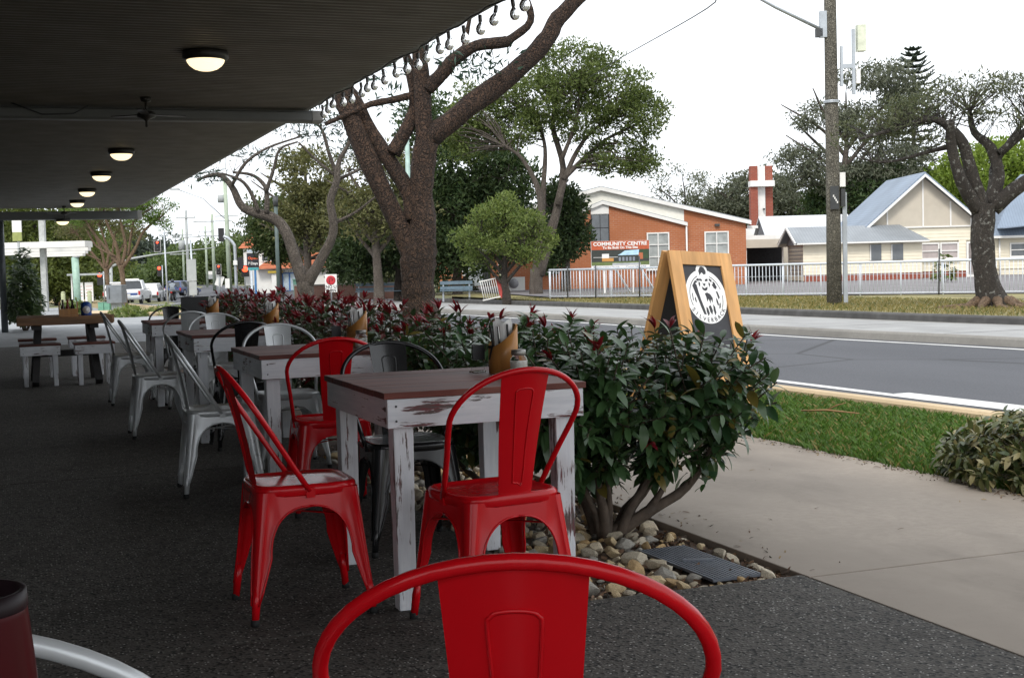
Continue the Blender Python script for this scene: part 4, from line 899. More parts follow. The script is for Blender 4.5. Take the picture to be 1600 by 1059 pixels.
# tall tree by the community hall, and the darker ones round it
GP = [[(-0.03, -0.41, 0.35), (-0.02, 0.21, 0.272), (0.01, 1.07, 0.248)], [(0.01, 0.83, 0.198), (0.15, 2.06, 0.173), (0.26, 3.28, 0.149), (0.09, 4.27, 0.111), (-0.45, 5.27, 0.074), (-1.05, 5.72, 0.05)],
 [(0.1, 0.82, 0.223), (0.54, 2.29, 0.198), (0.91, 3.51, 0.161), (1.15, 4.98, 0.124), (0.81, 6.46, 0.099), (0.9, 7.43, 0.062)], [(0.32, 3.28, 0.111), (0.39, 4.51, 0.099), (0.47, 5.73, 0.074), (0.21, 6.96, 0.05)],
 [(0.91, 3.51, 0.124), (1.39, 4.97, 0.099), (2.15, 6.18, 0.074), (3.15, 6.88, 0.05)], [(1.13, 4.49, 0.099), (2.01, 5.33, 0.087), (2.89, 6.04, 0.062), (4.13, 6.62, 0.037)], [(1.09, 5.23, 0.087), (1.67, 6.68, 0.062), (1.83, 7.89, 0.037)]]
gb = [(-1.9, .6, 7.4, 1.2, 1.2, 1.1), (-2.6, .6, 6.2, .9, 1, .9), (1.6, 0, 8.6, 1.5, 1.6, 1.15), (3.0, 0, 7.9, 1.5, 1.5, 1.2), (4.1, 0, 6.9, 1.0, 1.3, 1.0), (.4, 0, 7.6, 1.3, 1.4, 1.0), (3.2, .3, 5.3, 1.3, 1.2, .75), (4.2, .2, 5.0, .8, .8, .55), (1.9, .5, 6.6, 1.5, 1.2, .7), (-.8, .3, 6.6, 1.2, 1.2, .9)]
tree('tall_tree', 'tall round-crowned tree with pale forked trunks beside the brick hall', 1.0, 52, GP, gb, 600, 52, .42, .145, .42, L_mid, B_grey, 37, depth=1.1, tw=300, flat=.65, r0=.04)
def simple_paths(h, r, nb, spread, seed, base=.35):
    r_ = random.Random(seed); P = [[(0, -.4, r*1.3), (0, h*.1, r), (r_.uniform(-.1, .1)*h*.2, h*base, r*.8), (r_.uniform(-.1, .1)*h*.3, h*.65, r*.5), (0, h*.9, r*.15)]]
    for k in range(nb):
        s = (k % 2)*2-1; z = h*(base*.7+.35*k/nb); P.append([(0, z, r*.5), (s*spread*.35, z+h*.14, r*.35), (s*spread*r_.uniform(.55, .95), z+h*r_.uniform(.22, .34), r*.12)])
    return P
def gtree(name, label, u, v, h, spread, blobs, lm, bk, seed, n_cl=130, per=70, cr=.7, leaf=.22, asp=.45, r=.2, flat=.7, base=.35, tw=60, nb=5, drop=0):
    return tree(name, label, u, v, simple_paths(h, r, nb, spread, seed, base), blobs, n_cl, per, cr, leaf, asp, lm, bk, seed, depth=spread*.5, flat=flat, tw=tw, r0=.05, drop=drop)
gtree('dark_tree', 'dense dark evergreen tree filling the space behind the forked street tree', -2.3, 58, 8.5, 3, [(-.6, 0, 3.6, 2.4, 2, 1.7), (.3, 0, 5.6, 2.6, 2, 1.6), (-.8, 0, 7.2, 1.5, 1.5, 1.2), (2.2, .5, 4.4, 1.8, 1.6, 1.4), (.2, -.5, 2.0, 2.6, 1.4, 1.1), (3.2, 0, 2.2, 1.2, 1.2, 1.0)], L_dark, B_grey, 41, 300, 95, .75)
gtree('dark_tree', 'dark glossy tree hanging over the left corner of the brick hall', 2.3, 56, 4.8, 1.3, [(0, 0, 3.3, .85, .9, .9), (.25, 0, 2.2, .85, .9, .7), (-.2, 0, 4.1, .6, .7, .5), (-.5, 0, 1.5, .5, .6, .5)], L_dark, B_grey, 42, 110, 70, .42, leaf=.2)
gtree('small_tree', 'small light green round tree with dark short trunk on the far verge', -.15, 46, 3.4, 1.2, [(-.55, 0, 2.9, .7, .8, .42), (.55, 0, 2.75, .75, .8, .5), (-1.15, 0, 2.15, .6, .7, .42), (1.15, .2, 2.0, .55, .7, .5), (.05, 0, 3.35, .45, .5, .3), (-.2, -.3, 2.1, .9, .7, .45), (.7, -.3, 1.55, .5, .5, .35), (-.9, .2, 1.45, .45, .5, .3)], L_small, B_dk, 43, 210, 44, .27, .12, .4, .14, base=.2, tw=190, nb=7)
# trees left of the street tree
gtree('olive_tree', 'olive green tree with thin crown behind the bare-limbed tree', -9.3, 62, 7.2, 2.5, [(.2, 0, 5.6, 1.6, 1.5, 1.2), (.9, 0, 4.0, 1.9, 1.6, 1.2), (-.6, 0, 3.6, 1.1, 1.1, .9), (1.8, 0, 2.6, 1.5, 1.2, .9)], L_olive, B_grey, 44, 210, 60, .6, .18, nb=7)
gtree('olive_tree', 'loose olive tree with tangled pale twigs left of the big street tree', -5.3, 54, 6.6, 2.2, [(0, 0, 5.0, 1.7, 1.5, 1.1), (.7, 0, 3.4, 1.6, 1.5, 1.1), (-.7, 0, 3.4, 1.2, 1.2, 1.0)], L_olive, B_grey, 45, 150, 42, .6, .17, nb=9, tw=110)
gtree('dark_tree', 'dark bushy tree low behind the big street tree', -5.0, 60, 5.0, 2.2, [(0, 0, 2.8, 2.4, 1.8, 1.5), (1.6, 0, 2.0, 1.6, 1.4, 1.2), (-1.8, 0, 1.8, 1.4, 1.2, 1.0)], L_dark, B_dk, 46, 190, 90, .65)
gtree('green_tree', 'green bushy tree in front of the red-roofed house', -15.1, 88, 6.4, 2.2, [(0, 0, 4.4, 1.9, 1.8, 1.5), (.4, 0, 3.0, 1.6, 1.5, 1.2), (-1.0, 0, 3.6, 1.1, 1.2, 1.0)], leafmat('leaf_fresh', (.04, .075, .02), (.10, .13, .04), .3), B_dk, 47, 150, 90, .7)
# right background
gtree('gum_tree', 'tall gum tree with drooping grey-green clumps behind the timber pole', 22.6, 90, 13.5, 4.5, [(2.2, 0, 13.2, 2.3, 2, .8), (-1.5, 0, 10.6, 1.8, 1.5, .9), (2.0, 0, 10.3, 2.8, 2, 1.3), (-3.0, 0, 7.8, 1.9, 1.6, 1.0), (-.8, 0, 6.6, 2.2, 1.6, 1.0), (-3.9, 0, 6.3, 1.0, 1.0, .5), (3.2, 0, 7.4, 2.6, 2, 1.4), (4.0, 0, 12.0, 1.6, 1.5, .8)], L_gum, B_grey, 51, 400, 42, .8, .3, .3, .3, flat=.5, base=.5, drop=.9, nb=9, tw=120)
gtree('dark_tree', 'dark round tree behind the cream gabled house', 25.2, 92, 7.6, 4, [(0, 0, 5.2, 4.2, 3, 2.3), (-2.5, 0, 4.2, 2.2, 2, 1.8), (3.2, 0, 5.0, 2.6, 2, 1.8)], L_dark, B_dk, 52, 320, 85, 1.0, .3)
gtree('lime_tree', 'bright lime green tree glowing behind the spreading tree', 31.5, 88, 8.6, 4, [(0, 0, 6.2, 3.6, 3, 2.2), (-2.6, 0, 5.4, 1.6, 1.6, 1.3), (3.2, 0, 5.8, 2.6, 2, 2.0)], L_lime, B_dk, 53, 260, 85, .9, .28)
gtree('gum_tree', 'grey-green trees behind the brick cross tower', 21.5, 118, 9.5, 5, [(0, 0, 6.6, 3.4, 3, 2.1), (-3.0, 0, 5.0, 2.2, 2, 1.6), (3.0, 0, 5.6, 2.4, 2, 2.0)], L_gum, B_grey, 54, 230, 75, 1.1, .32)
gtree('thin_tree', 'thin see-through tree on the skyline above the brick hall roof', 17.0, 132, 11.0, 3.6, [(0, 0, 8.6, 3.0, 2.4, 2.0), (2.4, 0, 6.6, 2.4, 2, 1.2), (-2.0, 0, 6.6, 1.6, 2, 1.2), (6.0, 0, 5.2, 2.4, 2, 1.4)], L_gum, B_dk, 55, 120, 38, .9, .26, nb=9, tw=110)
# Norfolk pine
u, v = 37.6, 125; t = empty('norfolk_pine', site(u, v), -YAW, 'slim tiered pine tip rising above the trees at right', 'tree', 'trees along the street'); mb = MB().tube([(0, 0, 0), (0, 0, 12), (0, 0, 20.5)], [.3, .2, .02], 8); nb_ = MB()
r_ = random.Random(3)
for k in range(17):
    z = 10+10.6*(k/17)**.8; L = min(3.4, .25+2.7*(20.9-z)/5)
    for j in range(6):
        a = j*PI/3+k*.4; e = Vector((math.cos(a), math.sin(a), 0)); p0, p1, p2 = Vector((0, 0, z)), e*L*.6+Vector((0, 0, z+.05)), e*L+Vector((0, 0, z+L*.28)); mb.tube([p0, p1, p2], [.05, .03, .015], 4, cap=False)
        for q in range(9):
            f = (q+1.5)/10; c = p0.lerp(p1, f/.6) if f < .6 else p1.lerp(p2, (f-.6)/.4); s = Vector((-e.y, e.x, 0)); w_ = .34*(1.1-f*.6)
            for sg in (-1, 1): nb_.bar(c, c+s*sg*w_+e*.15+Vector((0, 0, .10)), .09, .09)
mb.build('trunk', B_dk, t); nb_.build('needles', mat('pine_needle', (.035, .05, .034), .8), t, kind='stuff')
# far wood closing the view down the street and behind the houses
def wood(name, label, pts, lm, seed, leaf=.55, per=85, cr=1.9, n=46):
    t = empty(name, (0, 0, 0), 0, label, 'trees'); t['kind'] = 'stuff'; cl = []; r_ = random.Random(seed); mb = MB()
    for (x, y, h, w_) in pts:
        for k in range(n): a = r_.uniform(0, 2*PI); q = r_.random(); cl.append((x+w_*math.cos(a)*r_.random(), y+w_*math.sin(a)*r_.random(), zg(x, y)+h*(.12+.85*q)*(1-.25*(r_.random())), cr, cr, cr*.75, per))
        mb.tube([(x, y, -2), (x, y, h*.8)], [.3, .1], 6)
    mb.build('trunks', B_dk, t, kind='stuff'); leaf_cloud('crowns', t, cl, leaf, .5, lm, seed); return t
def at_px(px, v, h, w_): p = site((px-797)/2100*v, v); return (p[0], p[1], h, w_)
wood('far_wood', 'dark tall wood far down the street', [at_px(p, v, h, 7) for p, v, h in ((150, 240, 12), (195, 235, 9.5), (215, 240, 9), (238, 245, 7.5), (110, 230, 14), (60, 230, 14), (20, 235, 15), (-30, 235, 15))], leafmat('leaf_farwood', (.045, .065, .05), (.09, .115, .085), .15), 61, .8, 80, 2.2, 40)
wood('far_wood', 'light green roadside trees far down the street', [at_px(p, v, h, 5) for p, v, h in ((250, 190, 3.6), (268, 185, 4.2), (286, 190, 4.6), (305, 190, 5.0), (322, 185, 5.2), (342, 190, 5.6), (362, 180, 6.2), (385, 185, 6.4), (408, 185, 7.5), (430, 180, 9))], leafmat('leaf_farlight', (.07, .115, .035), (.15, .20, .07), .3), 62, .5, 90, 1.2, 38)
wood('far_wood', 'green trees beyond the bus shelter', [at_px(p, v, h, 4) for p, v, h in ((30, 130, 11), (58, 125, 12), (88, 130, 11.5), (112, 128, 10), (140, 135, 10.5), (5, 125, 12), (165, 150, 9))], leafmat('leaf_shelter', (.085, .12, .025), (.20, .24, .065), .35), 63, .42, 95, 1.4, 40)
wood('far_wood', 'mixed trees behind the red-roofed house and the bare tree', [at_px(p, v, h, 4) for p, v, h in ((445, 125, 8), (475, 120, 8.5), (505, 125, 9.5), (540, 110, 8.5), (575, 105, 8), (610, 100, 7), (650, 95, 7), (700, 95, 7))], leafmat('leaf_mixed', (.045, .065, .028), (.12, .13, .06), .25), 64, .42, 80, 1.5, 40)
wood('far_wood', 'low trees closing the view behind the houses at right', [at_px(p, v, h, 5) for p, v, h in ((1060, 160, 5.5), (1100, 160, 6.0), (1150, 160, 6), (1235, 150, 7), (1270, 150, 7), (1340, 120, 8), (1400, 120, 10), (1480, 120, 9), (1560, 115, 9), (1620, 115, 9), (900, 110, 6), (850, 105, 6), (800, 100, 6))], leafmat('leaf_lowwood', (.035, .052, .028), (.075, .095, .05), .2), 65, .5, 80, 1.6, 34)
# ================================================================== FAR SIDE OF THE ROAD
def S(name, label, cat, u, v, group=None, z=None, rz=0):
    p = site(u, v); return empty(name, (p[0], p[1], zg(p[0], p[1]) if z is None else z), -YAW+rz, label, cat, group)
M_wht = mat('white_trim', (.74, .73, .70), .55, .06, 3, dirt=.1); M_cream = mat('cream_paint', (.74, .68, .54), .6, .05, 2, dirt=.05); M_buff = mat('buff_sheet', (.50, .45, .37), .7, .06, 2)
M_pane = mat('window_pane', (.10, .11, .12), .08, .2, 3, spec=.8); M_curt = mat('curtained_pane', (.33, .35, .34), .15, .2, 4); M_blind = mat('blind_pane', (.40, .35, .34), .2, .1, 4)
def brick_mat(name, a, b, mortar, scale=1.0):
    m, n, l, bs = new_mat(name); tc = n.new('ShaderNodeTexCoord'); mp = n.new('ShaderNodeMapping'); mp.inputs['Rotation'].default_value = (PI/2, 0, 0); l.new(tc.outputs['Object'], mp.inputs[0])
    t = n.new('ShaderNodeTexBrick'); t.inputs['Scale'].default_value = scale; t.inputs['Brick Width'].default_value = .24; t.inputs['Row Height'].default_value = .086; t.inputs['Mortar Size'].default_value = .010
    t.inputs['Color1'].default_value = (*a, 1); t.inputs['Color2'].default_value = (*b, 1); t.inputs['Mortar'].default_value = (*mortar, 1); l.new(mp.outputs[0], t.inputs['Vector'])
    k = mixc(n, l, ramp(n, l, noise(n, l, .8, 5), .35, .7), t.outputs[0], sc(a, .8)); l.new(k, bs.inputs['Base Color']); bs.inputs['Roughness'].default_value = .9; bumpit(n, l, bs, t.outputs[1], -.4, .01); return m
M_brick = brick_mat('orange_brick', (.44, .150, .060), (.36, .110, .045), (.40, .26, .18)); M_brickr = brick_mat('red_brick', (.30, .075, .045), (.22, .05, .032), (.30, .17, .13))
def metal_roof(name, c):
    m, n, l, bs = new_mat(name); tc = n.new('ShaderNodeTexCoord'); wv = n.new('ShaderNodeTexWave'); wv.inputs['Scale'].default_value = 2.2; l.new(tc.outputs['Object'], wv.inputs[0])
    k = mixc(n, l, ramp(n, l, noise(n, l, .7, 6), .3, .7), sc(c, .8), sc(c, 1.15)); k = mixc(n, l, ramp(n, l, wv.outputs[1], .85, 1), k, sc(c, .75)); l.new(k, bs.inputs['Base Color']); bs.inputs['Roughness'].default_value = .5; bs.inputs['Metallic'].default_value = .2; return m
M_roofb = metal_roof('blue_grey_roof', (.21, .26, .33)); M_roofg = metal_roof('grey_roof', (.26, .28, .30)); M_roofw = metal_roof('pale_roof', (.62, .64, .66))
def window(t, x0, x1, z0, z1, y, pane, nx=2, nz=2, fr=.06, sill=True):
    """frame with separate panes, facing -y"""
    cx, cz = (x0+x1)/2, (z0+z1)/2; w_, h = x1-x0, z1-z0; mb = MB()
    for s in (-1, 1): mb.box((cx+s*(w_/2-fr/2), y, cz), (fr, .08, h)); mb.box((cx, y-.002, cz+s*(h/2-fr/2)), (w_-2*fr, .08, fr))
    for i in range(1, nx): mb.box((x0+w_*i/nx, y-.003, cz), (fr*.8, .08, h-2*fr))
    for i in range(1, nz): mb.box((cx, y-.006, z0+h*i/nz), (w_-2*fr, .07, fr*.7))
    if sill: mb.box((cx, y-.05, z0-.03), (w_+.1, .14, .06))
    f = mb.build('window', M_wht, t)
    for i in range(nx):
        for j in range(nz): MB().box((x0+w_*(i+.5)/nx, y+.02, z0+h*(j+.5)/nz), (w_/nx-.02, .02, h/nz-.02)).build('pane', pane, f)
    return f
# ---- brick community hall
hall = S('brick_hall', 'orange brick hall with low white-edged gable roof behind the pale fence', 'building', 5.5, 62, z=0)
def hx(u): return u-5.5
MB().prism([(hx(-.4), -.2), (hx(-.4), 2.3), (hx(4.3), 4.05), (hx(8.05), 2.98), (hx(8.05), -.2)], -.35, -.05, 'y').build('wall', M_brick, hall)
MB().prism([(hx(8.05), -.2), (hx(8.05), 3.66), (hx(10.88), 2.95), (hx(10.88), -.2)], -.05, .2, 'y').build('wall', M_brick, hall)
MB().box((hx(10.76), 6, 1.38), (.24, 11.5, 3.1)).build('wall', M_brick, hall)
MB().prism([(hx(-1.2), 2.0), (hx(-1.2), 3.4), (hx(4.24), 4.66), (hx(8.045), 3.66), (hx(8.045), 2.98), (hx(4.3), 4.06), (hx(-.4), 2.32)], -.045, .1, 'y').build('gable_panel', mat('gable_cream', (.78, .76, .68), .6, .05), hall)
def slope_slab(name, a, b, th, y0, y1, m): return MB().prism([a, b, (b[0], b[1]+th), (a[0], a[1]+th)], y0, y1, 'y').build(name, m, hall)
slope_slab('roof', (hx(4.24), 4.72), (hx(11.1), 2.99), .05, -.2, 12, M_roofg); slope_slab('roof', (hx(-2.2), 3.15), (hx(4.24), 4.72), .05, -.2, 12, M_roofg)
slope_slab('fascia', (hx(4.24), 4.56), (hx(11.1), 2.83), .17, -.26, -.205, M_wht); slope_slab('fascia', (hx(-2.2), 2.99), (hx(4.24), 4.56), .17, -.26, -.205, M_wht)
slope_slab('porch_roof', (hx(4.3), 4.06), (hx(8.15), 2.97), .04, -.45, -.06, M_roofg); slope_slab('porch_roof', (hx(-.6), 2.24), (hx(4.3), 4.06), .04, -.45, -.06, M_roofg)
slope_slab('fascia', (hx(4.3), 3.92), (hx(8.15), 2.83), .15, -.50, -.455, M_wht); slope_slab('fascia', (hx(-.6), 2.10), (hx(4.3), 3.92), .15, -.50, -.455, M_wht)
window(hall, hx(8.96), hx(10.08), 1.44, 2.56, -.08, M_curt); window(hall, hx(6.28), hx(7.31), .9, 2.57, -.38, M_curt, 2, 3); window(hall, hx(1.30), hx(2.14), .88, 2.23, -.38, M_curt)
MB().box((hx(4.16), -.37, 3.66), (.82, .04, .46)).build('white_panel', M_wht, hall)
f = MB().box((hx(4.16), -.36, 2.83), (.84, .06, 1.30)).build('dark_window', mat('dark_frame', (.02, .02, .022), .4), hall)
for i in range(2):
    for j in range(2): MB().box((hx(3.965+.39*i), -.385, 2.53+.62*j), (.36, .02, .58)).build('pane', M_pane, f)
MB().tube([(hx(8.1), -.42, 2.9), (hx(8.1), -.42, .05)], .04, 8).build('downpipe', M_wht, hall)
MB().box((hx(9.55), -.12, 2.85), (.22, .14, .10)).build('wall_lamp', M_dark, hall); MB().box((hx(11.2), .3, 2.72), (.5, .6, .12)).build('gutter_end', M_wht, hall)
MB().box((hx(.28), -.75, .40), (.75, .32, .62)).build('air_conditioner', M_wht, hall); MB().lathe([(0, 0), (.22, 0), (.22, .02), (0, .025)], 18).build('fan_grille', mat('grille', (.25, .25, .26), .5), hall, (hx(.15), -.915, .42)).rotation_euler = (PI/2, 0, 0)
# ---- billboard
bb = S('billboard', 'community centre billboard on white posts in front of the brick hall', 'sign', 4.1, 50, z=0); BW, BH = 2.17, 1.07
MB().box((0, 0, 1.50), (BW, .04, BH)).build('panel', M_wht, bb)
def rect(t, name, x0, x1, z0, z1, y, m): return MB().add([(x0, y, z0), (x1, y, z0), (x1, y, z1), (x0, y, z1)], [(0, 1, 2, 3)]).build(name, m, t)
rect(bb, 'red_band', -BW/2+.01, BW/2-.01, 1.71, 2.03, -.023, mat('sign_red', (.42, .085, .03), .5)); rect(bb, 'picture_ground', -BW/2+.01, BW/2-.01, 1.13, 1.71, -.0225, mat('sign_dark', (.03, .035, .03), .5))
rect(bb, 'picture_lawn', -BW/2+.01, BW/2-.01, 1.13, 1.26, -.0240, mat('sign_lawn', (.12, .16, .05), .5)); rect(bb, 'picture_road', -.3, .75, 1.13, 1.21, -.0250, mat('sign_road', (.40, .42, .44), .5))
MB().add([(-.10, -.0255, 1.50), (.02, -.0255, 1.56), (.16, -.0255, 1.66), (.70, -.0255, 1.70), (.68, -.0255, 1.50)], [(0, 1, 2, 3, 4)]).build('picture_roof', mat('sign_sky', (.42, .62, .78), .5), bb)
rect(bb, 'picture_wall', -.68, -.25, 1.28, 1.40, -.0255, mat('sign_orange', (.50, .24, .06), .5)); rect(bb, 'picture_block', -.68, -.42, 1.40, 1.56, -.0252, M_wht); rect(bb, 'picture_line', -1.0, -.1, 1.425, 1.44, -.0260, M_wht)
for k in range(5): rect(bb, 'picture_pane', -.06+.13*k, .02+.13*k, 1.28, 1.43, -.0258, mat('sign_panes', (.20, .22, .26), .4))
rect(bb, 'picture_tree', .72, 1.05, 1.36, 1.70, -.0256, mat('sign_tree', (.03, .06, .025), .6)); rect(bb, 'picture_end', .68, .84, 1.34, 1.58, -.0262, mat('sign_brick', (.40, .12, .05), .6))
def sign_text(t, s, size, x, z, m, bold=0, sx=1, y=-.028):
    me = text_mesh(s, size, bold, 'CENTER', sx); me.materials.append(m); o = put('lettering', me, t, (x, y, z)); o.rotation_euler = (PI/2, 0, 0); return o
sign_text(bb, 'COMMUNITY CENTRE', .185, 0, 1.865, M_wht, .006, 1.08); sign_text(bb, 'To Be Built On This Site', .125, 0, 1.745, M_wht, .004, 1.05)
sign_text(bb, 'Buderim Uniting Church', .105, -.52, 1.03, mat('sign_blue', (.10, .16, .28), .6), .0, .92); sign_text(bb, 'Contact 5445 6766', .105, .58, 1.03, mat('sign_blue', (.10, .16, .28), .6), 0, .92)
for x in (-.60, .47): MB().bar((x, .06, 0), (x, .06, 1.9), .11, .06).build('post', M_wht, bb)
for x in (-.25, .70): MB().bar((x, .08, 1.1), (x+.75, 1.2, 0), .07, .04).build('brace', M_wht, bb)
# ---- cross tower
tw_ = S('cross_tower', 'slim brick tower with a white cross rising behind the hall', 'tower', 15.0, 80, z=0)
MB().box((-.47, .0, 3.35), (.42, .6, 6.8)).build('brick_fin', M_brickr, tw_); MB().box((.50, .5, 3.35), (.44, .6, 6.85)).build('brick_fin', M_brickr, tw_)
MB().box((.0, .25, 3.35), (.46, .5, 6.82)).build('white_shaft', M_wht, tw_); MB().box((0, -.06, 5.70), (1.42, .8, .34)).build('cross_arm', M_wht, tw_); MB().box((.12, -.12, 4.2), (.1, .2, .1)).build('floodlight', M_dark, tw_)
# ---- covered walkway and outbuildings
cp = S('covered_link', 'flat-roofed open shelter with dark interior beside the brick hall', 'shelter', 12.9, 68, z=0)
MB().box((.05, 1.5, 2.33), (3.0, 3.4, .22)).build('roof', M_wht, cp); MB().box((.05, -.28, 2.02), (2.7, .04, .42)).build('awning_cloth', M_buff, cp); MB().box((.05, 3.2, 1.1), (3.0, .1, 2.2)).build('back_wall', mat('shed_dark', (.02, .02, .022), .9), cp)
for x in (-1.0, .85, 1.15, 1.4): MB().box((x, -.15, 1.1), (.07, .07, 2.2)).build('post', M_wht, cp)
MB().box((1.55, .6, .75), (.45, .4, 1.5)).build('meter_box', mat('pale_blue_grey', (.42, .47, .52), .5), cp)
ob = S('pale_roof_shed', 'outbuilding with pale metal roof behind the long cream wing', 'shed', 16.0, 74, z=0)
MB().prism([(-1.9, 2.35), (0, 3.5), (1.9, 2.35), (1.9, 2.43), (0, 3.58), (-1.9, 2.43)], -2.3, 2.6, 'x').build('roof', M_roofw, ob)
MB().box((.1, 0, 1.15), (4.5, 3.4, 2.3)).build('wall', M_buff, ob); MB().prism([(-1.7, 2.3), (0, 3.38), (1.7, 2.3)], -2.15, -2.05, 'x').build('gable', mat('gable_grey', (.16, .16, .17), .8), ob)
ws = S('white_side_wall', 'white rendered wall with louvre at the foot of the cross tower', 'wall', 13.6, 76, z=0); MB().box((0, 0, 1.5), (1.8, .2, 3.0)).build('wall_panel', M_wht, ws); MB().box((-.55, -.12, 2.65), (.5, .05, .5)).build('louvre', mat('grille', (.25, .25, .26), .5), ws)
# ---- cream weatherboard house
def boards(t, x0, x1, z0, z1, y, n, m, axis='x', holes=()):
    """overlapping boards, each its own piece; axis y runs a side wall"""
    h = (z1-z0)/n
    for k in range(n):
        za, zb = z0+h*k, z0+h*(k+1); segs = [(x0, x1)]
        for (a, b, c, d) in holes:
            if zb > c+.01 and za < d-.01:
                ns = []
                for s0, s1 in segs:
                    if b <= s0 or a >= s1: ns.append((s0, s1))
                    else:
                        if a > s0: ns.append((s0, a))
                        if b < s1: ns.append((b, s1))
                segs = ns
        for s0, s1 in segs:
            if s1-s0 < .03: continue
            P = [(y-.022, za), (y-.004, zb+.01), (y+.03, zb+.01), (y+.03, za)]
            if axis == 'x': MB().prism(P, s0, s1, 'x').build('weatherboard', m, t)
            else: MB().prism([(a, b) for a, b in P], s0, s1, 'y').build('weatherboard', m, t)
hs = S('long_wing', 'long cream weatherboard wing with grey metal roof and two small windows', 'house', 16.8, 64, z=0)
WX = lambda u: u-16.8
holes = [(WX(17.12), WX(17.67), 1.03, 1.78), (WX(18.13), WX(18.71), 1.03, 1.78)]
MB().box((0, 1.7, 1.0), (5.66, 3.2, 1.72)).build('core_wall', M_cream, hs); boards(hs, WX(13.95), WX(19.6), .42, 1.86, .06, 9, M_cream, holes=holes)
MB().box((0, .12, .26), (5.6, .1, .34)).build('brick_base', M_brickr, hs)
for a, b, c, d in holes:
    w_ = MB().box(((a+b)/2, .05, (c+d)/2), (b-a, .05, d-c)).build('window', M_pane, hs); MB().box((a+.03, .015, (c+d)/2), (.05, .03, d-c)).build('frame', M_wht, w_)
MB().prism([(WX(13.55), 1.86), (WX(13.62), 1.93), (WX(19.85), 1.93), (WX(19.85), 1.86)], -.36, -.28, 'y').build('gutter', M_wht, hs)
mb = MB(); x0, x1 = WX(13.45), WX(19.9); mb.add([(x0, -.32, 1.93), (x1, -.32, 1.93), (x1-.85, 1.75, 2.74), (x0+.02, 1.75, 2.74)], [(0, 1, 2, 3)]).add([(x0, 3.8, 1.93), (x1, 3.8, 1.93), (x1-.85, 1.75, 2.74), (x0+.02, 1.75, 2.74)], [(3, 2, 1, 0)]).add([(x1, -.32, 1.93), (x1, 3.8, 1.93), (x1-.85, 1.75, 2.74)], [(0, 1, 2)]); mb.build('roof', M_roofg, hs)
MB().prism([(.1, 1.86), (1.75, 2.68), (3.5, 1.86)], x0+.4, x0+.44, 'x').build('gable', mat('gable_grey', (.16, .16, .17), .8), hs); boards(hs, .1, 3.4, .42, 1.86, WX(13.98), 8, mat('dark_buff', (.34, .31, .27), .7), 'y')  # side wall boards are a darker buff
MB().bar((x0+.05, -.3, 1.90), (x0+.05, 1.75, 2.71), .06, .12).bar((x0+.05, 1.75, 2.71), (x0+.05, 3.7, 1.90), .06, .12).build('barge_board', M_wht, hs)
gh = S('gabled_house', 'cream house with steep blue-grey roof and panelled gable facing the road', 'house', 20.26, 66, z=0)
GX = lambda u: u-20.26
MB().prism([(-2.75, 2.62), (0, 5.06), (2.86, 2.62)], -.02, .1, 'y').build('gable_panel', M_buff, gh)
for x, h in ((-1.75, 3.42), (0.0, 4.95), (1.35, 3.82), (2.35, 2.98), (-2.45, 2.85)): MB().box((x, -.04, (2.6+h)/2), (.07, .05, h-2.6)).build('cover_strip', M_wht, gh)
holes = [(GX(20.13), GX(22.03), .98, 1.84), (GX(22.38), GX(23.26), .05, 1.84)]
MB().box((.05, 3.1, 1.3), (5.55, 5.9, 2.55)).build('core_wall', M_cream, gh); boards(gh, -2.75, 2.86, .42, 2.58, .06, 13, M_cream, holes=holes); MB().box((.05, .12, .22), (5.5, .1, .4)).build('brick_base', M_brickr, gh); MB().box((.05, -.01, 2.6), (5.7, .08, .07)).build('belt_board', M_wht, gh)
window(gh, GX(20.15), GX(21.06), 1.0, 1.82, .02, M_blind, 1, 2, .07); window(gh, GX(21.10), GX(22.01), 1.0, 1.82, .02, M_blind, 1, 2, .07)
d = MB().box((GX(22.82), .03, .95), (.86, .1, 1.76)).build('door', M_wht, gh); MB().box((GX(22.82), -.03, 1.0), (.66, .03, 1.5)).build('screen', mat('door_screen', (.22, .19, .18), .6), d)
for sgn in (-1, 1): MB().prism([(0, 5.16), (sgn*3.05, 2.50), (sgn*3.05, 2.58), (0, 5.26)][::sgn], -.45, 6.3, 'y').build('roof', M_roofb, gh); MB().prism([(0, 5.02), (sgn*3.05, 2.36), (sgn*3.05, 2.50), (0, 5.16)][::sgn], -.50, -.44, 'y').build('barge_board', M_wht, gh)
rh = S('right_house', 'cream house with blue-grey hipped roof cut off by the right edge', 'house', 28.0, 70, z=0)
boards(rh, -2.75, 3, .42, 2.1, .06, 10, M_cream, holes=[(-2.0, -.4, 1.0, 1.75)]); MB().box((.1, 2, 1.1), (5.6, 3.8, 2.0)).build('core_wall', M_cream, rh); window(rh, -2.0, -.4, 1.0, 1.75, .02, M_pane, 2, 2, .07)
MB().add([(-3.0, -.4, 2.1), (3.4, -.4, 2.1), (1.0, 2.2, 5.4), (-.6, 2.2, 5.4), (-3.0, 4.6, 2.1), (3.4, 4.6, 2.1)], [(0, 1, 2, 3), (4, 3, 2, 5), (0, 3, 4), (1, 5, 2)]).build('roof', M_roofb, rh); MB().box((.2, -.42, 2.06), (6.4, .06, .12)).build('gutter', M_wht, rh)
MB().bar((-2.7, -.5, 2.5), (.5, -.5, 2.75), 1.0, .05).build('porch_roof', M_roofb, rh); MB().tube([(-2.55, -.05, 0), (-2.55, -.05, 2.0)], .05, 8).build('downpipe', M_wht, rh)
pl = low_shrub(*site(17.4, 54)[:2], .5, .5, 1.2, 60, 'small shrub against the long cream wing', 77, L_mid, (.12, .2), z=.1)
